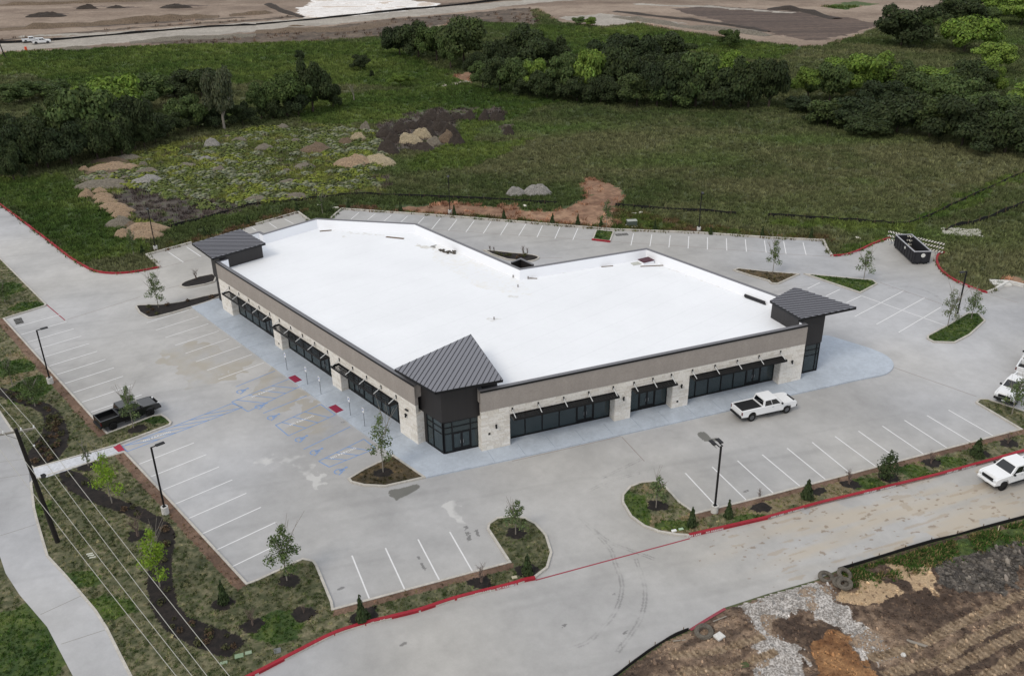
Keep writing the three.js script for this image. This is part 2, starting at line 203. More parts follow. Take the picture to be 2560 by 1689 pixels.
{
  const bright = 1, tan = 2, road = 3, plow = 4, lime = 5, trail = 6, top = 7, weed = 8, bank = 9, verge = 10, dry = 11;
  FAR.poly([[-384.32,-664.27],[356.77,-535.94],[292.74,-435.71],[174.92,-385.15],[140.84,-351.50],[98.11,-299.12],[90.87,-299.79],[63.30,-334.82],[48.73,-361.53],[34.90,-351.60],[19.89,-364.67],[13.15,-407.42],[-12.86,-373.06],[-41.87,-336.30],[-70.23,-327.42],[-126.91,-321.72],[-162.63,-306.16],[-183.02,-303.13]], tan);
  FAR.poly([[-125.10,-328.90],[-81.07,-350.58],[-46.77,-379.29],[9.69,-413.74],[10.77,-358.67],[-12.79,-370.62],[-28.39,-358.29],[-41.64,-334.29],[-70.04,-326.46],[-106.44,-316.28]], bank);
  FAR.poly([[-198.11,-330.19],[-177.15,-335.75],[-140.45,-358.82],[-81.75,-385.70],[-32.66,-417.41],[4.50,-439.74],[69.11,-486.80],[68.34,-452.14],[15.84,-431.68],[-30.90,-393.04],[-85.26,-355.33],[-130.40,-331.29],[-166.91,-314.87],[-184.90,-306.50]], road);
  FAR.line([[-203.70,-340.23],[-180.16,-341.90],[-142.99,-365.79],[-82.80,-391.00],[-33.22,-425.13],[4.58,-446.53]], 5, bank);
  FAR.poly([[-86.80,-401.53],[-80.64,-388.15],[-72.74,-387.26],[-58.21,-394.17],[-31.30,-415.74],[-29.07,-431.72],[-45.70,-446.23],[-74.85,-477.19],[-92.58,-465.57],[-88.02,-431.13],[-90.82,-423.73]], lime);
  FAR.line([[-210.71,-370.55],[-184.10,-370.08],[-164.72,-375.04],[-128.97,-383.35],[-107.12,-391.12]], 5, bank); FAR.line([[-231.43,-446.43],[-204.74,-453.00],[-159.76,-468.10]], 4, bank); FAR.line([[-174.50,-349.45],[-145.38,-354.97],[-133.81,-358.14]], 5, road);
  for (const [x, y] of [[-195.10,-413.36], [-185.61,-437.61], [-169.85,-434.12], [-142.01,-437.01]]) FAR.blob(x, y, 9, 2.4, plow);
  FAR.poly([[67.99,-400.80],[84.11,-410.58],[115.88,-388.08],[131.09,-364.38],[133.91,-343.31],[101.31,-311.86],[97.21,-312.25],[76.76,-372.97]], plow);
  FAR.poly([[18.99,-379.50],[38.58,-390.38],[50.58,-375.93],[67.09,-356.06],[49.03,-363.85],[35.11,-353.81]], road); FAR.line([[56.27,-420.19],[83.54,-407.66],[113.12,-384.35]], 4, road);
  FAR.poly([[128.76,-402.10],[150.13,-417.71],[155.73,-407.69],[135.43,-389.88]], bright);
  FAR.poly([[-19.30,-242.73],[-11.64,-269.43],[-7.54,-277.68],[-7.76,-261.01],[-11.29,-252.12],[-17.63,-238.54]], trail);
  FAR.poly([[11.50,-356.32],[34.48,-347.26],[47.86,-354.71],[62.42,-329.88],[89.73,-295.76],[76.46,-270.64],[56.14,-294.76],[35.45,-288.74],[15.94,-290.46],[9.04,-325.44]], bright);
  FAR.poly([[-166.03,-313.09],[-126.91,-321.72],[-69.85,-325.51],[-40.10,-320.82],[-22.66,-278.95],[-9.00,-246.15],[-31.78,-247.86],[-67.93,-256.46],[-110.27,-245.28],[-132.22,-244.15]], bright); FAR.poly([[-153.47,-263.01],[-139.74,-274.76],[-118.62,-254.38],[-106.12,-222.43],[-123.34,-206.41]], dry);
  FAR.poly([[-52.11,-235.77],[-9.09,-249.02],[2.12,-231.90],[12.51,-226.17],[-7.58,-199.23],[-7.24,-188.18],[5.25,-190.98],[-6.66,-169.06],[-18.55,-166.84],[-17.93,-188.81],[-9.45,-199.35],[-14.51,-223.23],[-29.00,-206.55],[-36.46,-204.99],[-47.12,-205.66]], bright);
  FAR.poly([[21.38,-275.26],[142.14,-279.36],[102.71,-181.70],[59.38,-195.08]], dry);
  FAR.poly([[-79.31,-167.22],[-79.07,-179.03],[-68.67,-191.80],[-55.40,-204.17],[-46.31,-201.63],[-40.33,-205.24],[-29.20,-200.57],[-25.58,-185.80],[-22.41,-172.86],[-25.78,-167.22],[-21.64,-158.90],[-21.95,-155.11],[-35.34,-150.93],[-44.80,-147.92],[-53.63,-139.69],[-60.59,-140.00],[-74.39,-158.98]], weed);
  FAR.poly([[-70.11,-158.77],[-61.26,-160.90],[-52.04,-150.56],[-39.78,-151.15],[-49.01,-142.61],[-53.30,-138.65],[-62.15,-144.29]], top);
  FAR.poly([[-28.75,-204.50],[-20.36,-218.98],[-14.38,-220.88],[-10.06,-191.90],[-15.77,-183.55],[-24.31,-182.38],[-27.79,-189.39]], top); FAR.poly([[-13.30,-219.88],[-8.22,-220.46],[-7.89,-209.36],[-12.78,-209.68]], top); FAR.poly([[-6.69,-220.35],[-1.58,-220.94],[-2.03,-208.98],[-5.93,-209.24]], top); FAR.poly([[-1.53,-204.81],[0.86,-204.65],[0.61,-195.68],[-1.23,-195.79]], top);
  FAR.poly([[-30.75,-163.33],[-23.76,-163.79],[-21.64,-158.90],[-27.23,-155.38],[-34.56,-154.50]], top);
  FAR.poly([[-99.10,-166.87],[-85.22,-169.79],[-77.83,-161.74],[-69.69,-149.09],[-59.10,-135.92],[-51.89,-124.69],[-51.24,-121.03],[-56.87,-118.41],[-63.27,-125.16],[-79.39,-145.09],[-98.38,-165.46]], bright);
  FAR.poly([...[[13.95,-161.03],[17.53,-158.21],[19.67,-153.67],[19.30,-148.89],[17.32,-145.55],[16.57,-138.58],[15.08,-133.89],[6.99,-136.97],[0.27,-138.29],[0.32,-144.68],[7.29,-143.25],[12.92,-150.37]], ...[[0.32,-145.79],[-8.71,-146.78],[-8.86,-142.38],[0.28,-139.84]]].slice(0, 12), trail);
  FAR.poly([[-18.99,-147.84],[-8.73,-147.06],[0.32,-145.79],[0.28,-139.84],[-9.70,-141.88],[-18.63,-144.46]], trail);
  FAR.poly([...[[17.14,-143.89],[20.32,-142.64],[24.07,-138.76],[28.57,-135.50],[38.86,-131.64],[38.27,-129.32],[28.53,-131.76],[15.73,-133.76]]], verge);
  FAR.line([...[[-27.74,-146.44],[-10.05,-141.90],[0.28,-138.91]], ...[[15.79,-134.34],[28.64,-132.32],[38.39,-129.78]], ...[[46.12,-128.29]]], 2.2, verge);
  FAR.poly([[65.67,-114.38],[68.37,-113.52],[68.08,-109.53],[65.29,-111.25]], trail);
  FAR.line([...[[-53.13,-126.90],[-48.11,-131.64]], ...[[-40.33,-139.61],[-34.89,-145.22]]], 2.2, verge); FAR.poly([[-60.87,-122.35],[-60.10,-125.03],[-53.13,-126.90],[-49.21,-121.08],[-52.35,-119.48],[-55.21,-119.12],[-58.11,-120.03]], dry);
  FAR.poly([[61.47,-122.16],[65.93,-123.25],[68.16,-121.46],[67.29,-113.57],[61.05,-108.23],[59.02,-111.13],[58.27,-116.02]], dry); FAR.poly([[45.32,-121.77],[46.51,-124.06],[51.84,-126.92],[55.77,-129.03],[56.15,-128.32],[53.20,-126.32],[49.84,-123.40]], bright);
  FAR.line([[60.42,-133.59],[70.94,-141.90],[91.61,-159.67]], 3.0, bright); FAR.line([[40.10,-136.49],[51.18,-134.49],[58.76,-132.68]], 3.5, bright);
}
const mix3 = (c, a, b, t) => { for (let i = 0; i < 3; i++) c[i] = a[i] + (b[i] - a[i]) * t; };
const farTex = FAR.texture((x, z, c) => {
  const w = 1.6, k = FAR.at(x + w * vn(x * 0.35, z * 0.35) + 0.5 * vn(x * 1.3, z * 1.3), z + w * vn(x * 0.35 + 40, z * 0.35) + 0.5 * vn(x * 1.3 + 9, z * 1.3));
  const big = fbm(x * 0.02, z * 0.035, 3), mid = fbm(x * 0.11, z * 0.16, 3), fine = fbm(x * 0.9, z * 0.9, 3), grain = PERM[(Math.floor(x * 5) * 131 + Math.floor(z * 5) * 517) & 65535];
  const G1 = [66, 78, 46], G2 = [91, 94, 66], G3 = [70, 92, 45];
  switch (k) {
    case 1: mix3(c, [56, 75, 36], [86, 99, 51], clamp(0.5 + big * 0.7 + mid * 0.6 + fine * 0.5, 0, 1)); break;
    case 2: { const s = vn(x * 0.006, z * 0.08); mix3(c, [106, 90, 77], [152, 136, 121], clamp(0.55 + s * 0.35 + mid * 0.5 + fine * 0.3, 0, 1)); break; }
    case 3: mix3(c, [138, 132, 124], [176, 170, 160], clamp(0.5 + mid * 0.4 + fine * 0.5, 0, 1)); break;
    case 4: mix3(c, [70, 58, 52], [102, 86, 76], clamp(0.5 + vn(x * 0.03, z * 0.4) * 0.4 + fine * 0.5, 0, 1)); break;
    case 5: mix3(c, [214, 210, 206], [238, 236, 234], clamp(0.5 + mid + fine * 0.4, 0, 1)); if (mid > 0.3) mix3(c, c.slice(), [178, 160, 142], 0.6); break;
    case 6: mix3(c, [112, 84, 66], [158, 128, 104], clamp(0.5 + mid * 0.7 + fine * 0.7, 0, 1)); break;
    case 7: mix3(c, [58, 52, 50], [96, 90, 82], clamp(0.5 + mid * 0.6 + fine * 0.9, 0, 1)); if (fine > 0.3) mix3(c, c.slice(), [70, 82, 48], 0.7); break;
    case 8: mix3(c, [74, 86, 46], [118, 122, 66], clamp(0.5 + mid * 0.9 + fine * 0.6, 0, 1)); if (fine < -0.22) mix3(c, c.slice(), [98, 92, 82], 0.7); break;
    case 9: mix3(c, [66, 57, 49], [112, 98, 84], clamp(0.5 + mid * 0.6 + fine * 0.8, 0, 1)); break;
    case 10: mix3(c, [92, 74, 58], [70, 84, 42], clamp(0.5 + mid * 1.2 + fine, 0, 1)); break;
    case 11: mix3(c, [69, 79, 49], [93, 96, 68], clamp(0.5 + big * 0.8 + mid * 0.6 + fine * 0.5, 0, 1)); break;
    default: mix3(c, G1, G2, clamp(0.5 + big * 1.4 + mid * 0.8 + fine * 0.4, 0, 1)); mix3(c, c.slice(), G3, clamp(vn(x * 0.05 + 5, z * 0.07) * 0.7 + mid * 0.5 - 0.12, 0, 0.75));
  }
  const g = 1 + grain * 0.1; c[0] *= g; c[1] *= g; c[2] *= g;
});
farTex.wrapS = farTex.wrapT = THREE.MirroredRepeatWrapping;
const nearTex = NEAR.texture((x, z, c) => {
  let k = NEAR.at(x + 0.08 * vn(x * 2.1, z * 2.1) + 0.07 * vn(x * 7, z * 7), z + 0.08 * vn(x * 2.1 + 30, z * 2.1) + 0.07 * vn(x * 7 + 3, z * 7)); if (k >= 4 && k <= 8) { const k2 = NEAR.at(x + 1.3 * fbm(x * 0.8, z * 0.8, 3), z + 1.3 * fbm(x * 0.8 + 30, z * 0.8, 3)); if (k2 >= 4 && k2 <= 8) k = k2; }
  const big = fbm(x * 0.09, z * 0.09, 2), mid = fbm(x * 0.6, z * 0.6, 3), fine = fbm(x * 2.6, z * 2.6, 3), grain = PERM[(Math.floor(x * 13) * 131 + Math.floor(z * 13) * 517) & 65535];
  switch (k) {
    case 1: mix3(c, [46, 66, 28], [84, 96, 48], clamp(0.45 + mid * 0.7 + fine * 0.7, 0, 1)); break;
    case 2: mix3(c, [21, 18, 17], [40, 34, 31], clamp(0.5 + fine * 1.1 + grain * 0.3, 0, 1)); break;
    case 10: { const lug = Math.sin((x * 0.8 - z * 0.6) * 14) > 0.1; mix3(c, [108, 92, 74], [152, 134, 112], clamp(0.5 + fine * 0.8 + (lug ? 0.2 : -0.35), 0, 1)); break; }
    case 9: mix3(c, [58, 52, 38], [98, 84, 62], clamp(0.45 + mid * 0.9 + fine * 0.8, 0, 1)); break;
    case 3: mix3(c, [90, 71, 59], [126, 103, 87], clamp(0.5 + mid * 0.6 + fine * 0.5, 0, 1)); break;
    case 4: mix3(c, [154, 131, 104], [188, 165, 134], clamp(0.55 + mid * 0.7 + fine * 0.5, 0, 1)); if (fine > 0.38) mix3(c, c.slice(), [96, 76, 58], 0.7); break;
    case 5: mix3(c, [60, 57, 54], [104, 98, 91], clamp(0.45 + mid * 0.5 + fine * 1.0 + grain * 0.2, 0, 1)); break;
    case 6: mix3(c, [128, 122, 116], [186, 182, 178], clamp(0.5 + fine * 0.8 + grain * 0.7, 0, 1)); if (mid > 0.22) mix3(c, c.slice(), [132, 110, 88], 0.7); break;
    case 7: mix3(c, [104, 72, 46], [152, 116, 80], clamp(0.5 + mid * 0.8 + fine * 0.6, 0, 1)); break;
    case 8: { const wx = x + 1.5 * vn(x * 0.2, z * 0.2), wz = z + 1.5 * vn(x * 0.2 + 8, z * 0.2), rid = fbm((wx * 0.45 + wz * 0.89) * 0.9, (wz * 0.45 - wx * 0.89) * 0.4, 3); mix3(c, [68, 55, 46], [140, 120, 101], clamp(0.42 + big * 0.8 + rid * 0.5 + mid * 0.4 + fine * 0.7, 0, 1)); if (rid < -0.22) mix3(c, c.slice(), [60, 49, 42], 0.35); break; }
    default: mix3(c, [66, 71, 47], [122, 116, 92], clamp(0.55 + big * 0.6 + mid * 0.3 + fine * 0.9, 0, 1)); if (big + mid * 0.3 > 0.3) mix3(c, c.slice(), [124, 102, 78], 0.35);
  }
  const g = 1 + grain * 0.12; c[0] *= g; c[1] *= g; c[2] *= g;
});
const farMat = new THREE.MeshStandardMaterial({ map: farTex, roughness: 1 }), nearMat = new THREE.MeshStandardMaterial({ map: nearTex, roughness: 1 });

// ---------------------------------------------------------------- concrete: one map of stains, tyre marks, mud and a painted lamp shadow over the paving
const CONC = new Raster(-82, 84, -152, -38, 2048, 1408);
{
  CONC.d.fill(0);
  const tyre = (pts) => { for (const o of [-0.12, 0.12]) CONC.line(inset(smooth(pts, false, 5), o, false), 0.09, 1); };
  tyre([[7.81,-57.04],[8.09,-55.01],[7.81,-53.21],[7.14,-51.49],[6.13,-50.08],[5.08,-48.83],[3.49,-48.03]]); tyre([[9.50,-57.52],[9.76,-54.97],[9.65,-53.17],[8.98,-50.90],[8.17,-49.50],[6.97,-47.76]]); tyre([[6.13,-61.74],[7.72,-59.58],[9.20,-58.59],[10.97,-57.49]]); tyre([[5.49,-62.93],[7.63,-58.63],[7.81,-57.04]]);
  tyre([[7.52,-68.37],[9.09,-69.51],[11.79,-71.52]]); tyre([[6.42,-66.61],[8.45,-68.02],[12.03,-69.60]]); tyre([[47.88,-109.59],[51.73,-110.51],[53.78,-108.67],[54.28,-105.93]]); tyre([[46.58,-107.91],[50.37,-108.80],[52.41,-107.01]]);
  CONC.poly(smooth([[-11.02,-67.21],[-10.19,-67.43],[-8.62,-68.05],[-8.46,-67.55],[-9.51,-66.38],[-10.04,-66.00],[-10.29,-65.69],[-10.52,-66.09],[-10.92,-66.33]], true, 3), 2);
  CONC.poly(smooth([[17.77,-75.67],[18.07,-76.01],[18.49,-76.03],[18.80,-75.21],[18.93,-74.83],[19.46,-74.91],[19.88,-73.95],[19.37,-74.44],[19.00,-74.16],[19.10,-73.14],[18.74,-73.89],[18.63,-74.36],[18.22,-74.37],[17.92,-74.95]], true, 2), 2);  // cast shadow of the double lamp head, painted dark into the concrete colour
  CONC.poly([[21.01,-61.68],[30.27,-64.77],[49.39,-70.64],[45.10,-62.57],[33.60,-59.18],[24.97,-55.95],[22.95,-54.86],[18.91,-53.44]], 3); CONC.poly([[11.30,-59.77],[21.08,-61.97],[18.94,-53.56],[15.33,-52.00],[11.68,-51.40],[10.60,-54.95]], 3);
  CONC.line([[-4.15,-62.13],[-3.82,-60.55],[-3.45,-58.75]], 0.3, 4); CONC.line([[-7.74,-58.18],[-7.10,-56.60]], 0.16, 4); CONC.line([[-3.33,-62.11],[-3.01,-60.53]], 0.2, 4);
  CONC.poly([[-24.36,-73.58],[-22.23,-73.15],[-20.12,-72.73],[-17.18,-70.37],[-16.40,-68.66],[-18.50,-69.55],[-21.37,-71.52],[-24.01,-72.12]], 5); CONC.poly([[-5.72,-64.11],[-4.34,-64.54],[-3.69,-61.97],[-4.70,-62.14]], 5);
  CONC.poly([[-23.34,-83.23],[-21.26,-84.07],[-15.78,-77.55],[-16.83,-74.86],[-19.31,-73.81],[-20.74,-76.90]], 6); CONC.poly([[-28.45,-90.49],[-26.33,-91.70],[-22.67,-85.48],[-23.98,-81.08],[-26.72,-83.33]], 6); CONC.poly([[-40.83,-96.18],[-36.26,-97.72],[-30.03,-93.12],[-29.62,-86.86],[-35.09,-85.85]], 6);
  for (const [x, z] of [[-17.04,-78.79], [-18.66,-78.23], [-20.58,-84.04], [-13.36,-54.62], [-39.97,-87.65], [20.23,-66.26], [7.53,-53.63], [7.84,-49.67], [3.35,-50.36], [-8.03,-48.80], [-32.01,-89.23]]) CONC.blob(x, z, 0.32, 0.12, 4, -0.6);
}
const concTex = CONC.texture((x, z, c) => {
  let k = CONC.at(x + 0.05 * vn(x * 6, z * 6), z + 0.05 * vn(x * 6 + 9, z * 6)); if (k === 0 || k >= 3 && k !== 4) { const w = 3.2, k2 = CONC.at(x + w * fbm(x * 0.4, z * 0.4, 3), z + w * fbm(x * 0.4 + 50, z * 0.4, 3)); k = k2 >= 3 && k2 !== 4 ? k2 : 0; }
  const big = fbm(x * 0.06 + 3, z * 0.06, 3), mid = fbm(x * 0.45, z * 0.45, 3), fine = fbm(x * 2.2, z * 2.2, 2), grain = PERM[(Math.floor(x * 12.3) * 131 + Math.floor(z * 12.3) * 517) & 65535];
  const tone = 171 + big * 22 + mid * 12 + fine * 5 + grain * 2.2, cool = clamp(fbm(x * 0.05 - 20, z * 0.05 + 9, 2) * 1.2, -0.6, 0.6);
  c[0] = tone * (1.0 - cool * 0.02); c[1] = tone * 0.995; c[2] = tone * (0.985 + cool * 0.045);
  const streak = fbm(x * 0.25 + z * 0.9, z * 0.1 - x * 0.04, 2); if (streak > 0.25) { const f = 1 - (streak - 0.25) * 0.12; c[0] *= f; c[1] *= f; c[2] *= f; }
  if (k === 1) { const f = 0.86 + 0.12 * clamp(0.5 + fine * 1.5 + mid, 0, 1); for (let i = 0; i < 3; i++) c[i] *= f; }
  else if (k === 2) { c[0] = 112 + mid * 10; c[1] = 112 + mid * 10; c[2] = 108 + mid * 10; }  // dark grey for the damp stain by the island and the painted lamp shadow
  else if (k === 3) { const al = x * 0.93 - z * 0.36, pe = x * 0.36 + z * 0.93, m = fbm(al * 0.12, pe * 0.9, 3), s = fbm(al * 0.5, pe * 2.6, 2); const ramp = sstep(33, 46, al + 3 * m); mix3(c, c.slice(), [182, 171, 154], clamp(0.38 + m * 1.0, 0, 0.7) * ramp); const sp = fbm(al * 1.7, pe * 3.4, 2); if (sp > 0.44 && ramp > 0.1) mix3(c, c.slice(), [122, 106, 90], 0.55); else if (s > 0.34 && ramp > 0.3) mix3(c, c.slice(), [158, 142, 122], 0.4); }
  else if (k === 4) { if (fine + mid * 0.5 + grain * 0.15 > 0.08) for (let i = 0; i < 3; i++) c[i] *= 0.72; }
  else if (k === 5) mix3(c, c.slice(), [204, 204, 202], clamp(0.25 + mid * 1.0 + fine * 0.7, 0, 0.65));
  else if (k === 6) mix3(c, c.slice(), [158, 150, 134], clamp(0.3 + mid * 0.9, 0, 0.55));
});
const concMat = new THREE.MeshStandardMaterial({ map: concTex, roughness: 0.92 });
const grainTile = tile(256, (u, v, c) => { const n = 236 + 14 * vn(u * 90, v * 90) + 10 * vn(u * 21, v * 21) + 8 * vn(u * 5, v * 5); c[0] = c[1] = c[2] = n; }, 3);
const kerbMat = mat(0xc6c2ba, 0.9, { map: grainTile }), redMat = mat(0xa11a2c, 0.7, { map: grainTile }), apronMat = mat(0xc0cad6, 0.85, { map: tile(512, (u, v, c) => { const n = 236 + 6 * vn(u * 9, v * 9) + 6 * vn(u * 31, v * 31) + 6 * vn(u * 120, v * 120); c[0] = n; c[1] = n; c[2] = n; }, 9) });
const whitePaint = mat(0xe8e9ea, 0.75, { map: grainTile }), bluePaint = mat(0x86a4d2, 0.8, { map: grainTile }), walkMat = mat(0xd3d6dc, 0.9, { map: grainTile });

// the land, one sheet to the horizon; it rolls a little beyond the site
const groundY = (x, z) => { const dx = Math.max(-112 - x, x - 100, 0), dz = Math.max(-162 - z, z + 20, 0), f = sstep(0, 60, Math.hypot(dx, dz)); return -0.04 + f * (0.55 * fbm(x * 0.02, z * 0.02, 2) + 0.14 * vn(x * 0.12, z * 0.12)); };
{
  const axis = (a, b, step, far0, far1) => { const v = [far0, far0 * 0.4 + a * 0.6]; for (let k = a; k <= b + 1e-6; k += step) v.push(k); v.push(far1 * 0.4 + b * 0.6, far1); return v; };
  const X = axis(-300, 300, 3, -2600, 2600), Z = axis(-560, -20, 3, -2800, 900), P = [], U = [], I = [], uv = FAR.uv();
  for (const z of Z) for (const x of X) { P.push(x, groundY(x, z), z); U.push(...uv(x, z)); }
  for (let j = 0; j + 1 < Z.length; j++) for (let i = 0; i + 1 < X.length; i++) { const a = j * X.length + i, b = a + 1, d = a + X.length, e = d + 1; I.push(a, d, b, b, d, e); }
  const g = new THREE.BufferGeometry(); g.setAttribute('position', new THREE.Float32BufferAttribute(P, 3)); g.setAttribute('uv', new THREE.Float32BufferAttribute(U, 2)); g.setIndex(I); g.computeVertexNormals();
  struct(mesh('ground', g, farMat), 'green meadow and bare building land around the site', 'ground');
}
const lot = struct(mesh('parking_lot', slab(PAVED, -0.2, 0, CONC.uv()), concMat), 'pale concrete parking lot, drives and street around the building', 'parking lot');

// raised lawns behind kerbs
const KW = 0.2, KH = 0.16;
function lawn(pts, name, label, y = 0.11, cover = nearMat, kerb = true) {
  const l = struct(mesh(name, slab(kerb ? inset(pts, KW - 0.02) : pts, -0.02, y, NEAR.uv()), cover), label, name.replace(/_/g, ' '));
  if (kerb) mesh('kerb', strip(pts, inset(pts, KW), -0.02, KH), kerbMat, l);
  return l;
}
lawn(LAWNS.west, 'lawn', 'patchy lawn with a dark mulch bed west of the lot, around the black pickup');
lawn(LAWNS.south, 'lawn', 'patchy lawn with a winding mulch bed between the curved path and the street');
lawn(LAWNS.street, 'lawn', 'narrow planted lawn strip between the south stalls and the street');
lawn(LAWNS.corner, 'planting_island', 'three-sided brown planting island in front of the corner entrance');
lawn(LAWNS.north, 'planting_island', 'small green planting island among the rear stalls');
lawn(EAST.a, 'planting_island', 'dry planting island behind the east tower'); lawn(EAST.b, 'planting_island', 'long green planting island across from the dumpster'); lawn(EAST.c, 'planting_island', 'grassy planting island with a light pole and two saplings');
lawn(LAWNS.pathside, 'lawn', 'dark green lawn on the far side of the curved path', 0.11, nearMat, false);
lawn(BEDS.entry, 'planting_bed', 'long black mulch bed beside the west walk'); lawn(BEDS.walk, 'planting_bed', 'short black mulch bed near the west tower'); lawn(BEDS.rear, 'planting_bed', 'black mulch bed behind the inner corner of the building');
{
  const p = struct(mesh('path', slab(PATH, -0.02, 0.14, CONC.uv()), concMat), 'wide winding concrete path along the west side', 'path');
  const seam = mat(0x8d8b86, 1); for (const [a, b] of [[[-42.62,-61.46], [-40.31,-62.92]], [[-35.07,-52.15], [-32.88,-54.08]], [[-46.69,-69.77], [-44.32,-70.39]], [[-47.98,-72.40], [-45.90,-72.88]], [[-32.24,-49.16], [-29.66,-50.49]]]) mesh('joint', beam([a[0], 0.141, a[1]], [b[0], 0.141, b[1]], 0.05, 0.006), seam, p);
  const w = struct(mesh('walkway', slab(WALK, -0.02, 0.155), walkMat), 'white concrete walkway from the path to the accessible route', 'walkway');
  mesh('tactile_paving', slab([[-38.27,-74.64],[-37.85,-75.21],[-36.96,-74.10],[-37.44,-73.78]], 0.15, 0.165), mat(0xa02a40, 0.8), w);
  mesh('black_patch', slab([[-43.24,-70.19],[-42.98,-70.44],[-42.65,-70.17],[-42.55,-69.80],[-42.84,-69.59]], 0.15, 0.162), mat(0x15161a, 0.9), w);  // flat black patch at the path end of the walkway
}
const apron = struct(mesh('sidewalk', slab(APRON, -0.02, 0.15), apronMat), 'blue-grey concrete sidewalk around the storefronts', 'sidewalk');
for (const [c, t] of [[[-23.55,-87.70], 0], [[-18.06,-81.23], 0]]) { const g = box(1.55, 0.014, 0.85).rotateY(L.turn).translate(c[0], 0.156, c[1]); mesh('tactile_paving', g, mat(0x8e2040, 0.8), apron); }
{ const seam = mat(0x8794a4, 1); for (let s = 3; s < 42; s += 3.05) { const a = L.at(s, 0.02), b = L.at(s, 2.68); mesh('joint', beam([a[0], 0.151, a[1]], [b[0], 0.151, b[1]], 0.03, 0.006), seam, apron); } for (let s = 0.5; s < 36; s += 3.05) { const a = R.at(s, 0.02), b = R.at(s, 2.1); mesh('joint', beam([a[0], 0.151, a[1]], [b[0], 0.151, b[1]], 0.03, 0.006), seam, apron); } }

// kerbs along the outer edges of the paving; the fire lane runs are painted red and lettered
const font = await new FontLoader().loadAsync('fonts/droid/droid_sans_bold.typeface.json');
const flatText = (t, size) => { const g = new THREE.ShapeGeometry(font.generateShapes(t, size), 2); g.computeBoundingBox(); g.translate(-(g.boundingBox.min.x + g.boundingBox.max.x) / 2, 0, 0); return g; };
const WORDS = flatText('FIRE LANE      NO PARKING', 0.19);
function kerbRun(pts, red, side, texts = []) {
  const k = struct(mesh(red ? 'fire_lane_kerb' : 'kerb', strip(pts, inset(pts, side * 0.28, false), -0.02, 0.22, false), red ? redMat : kerbMat), red ? 'red painted fire lane kerb' : 'plain concrete kerb', 'kerb');
  for (const s of texts) { const { p, d } = alongPath(pts, s), a = Math.atan2(-d[1], d[0]), flip = side > 0 ? Math.PI : 0;
    const m = mesh('lettering', WORDS, whitePaint, k); m.rotation.set(0, a + flip, 0); const n = [d[1] * side, -d[0] * side]; m.position.set(p[0] + n[0] * 0.004, 0.02, p[1] + n[1] * 0.004); }
  return k;
}
const streetRed = smooth([...[[-21.36,-43.45],[-17.71,-46.09],[-15.27,-48.00],[-12.96,-49.72],[-10.90,-50.65],[-9.07,-51.27],[-7.05,-51.96],[-4.53,-53.12],[-0.28,-54.58]], ...[[0.73,-55.02],[1.53,-55.23]]], false, 3);
function station(path, q) { let best = 1e9, at = 0, run = 0; for (let i = 0; i + 1 < path.length; i++) { const a = path[i], b = path[i + 1], l = Math.hypot(b[0] - a[0], b[1] - a[1]), t = clamp(((q[0] - a[0]) * (b[0] - a[0]) + (q[1] - a[1]) * (b[1] - a[1])) / (l * l), 0, 1), d = Math.hypot(q[0] - lerp(a[0], b[0], t), q[1] - lerp(a[1], b[1], t)); if (d < best) { best = d; at = run + t * l; } run += l; } return at; }
const relabel = (o, t) => { o.userData.label = t; return o; };
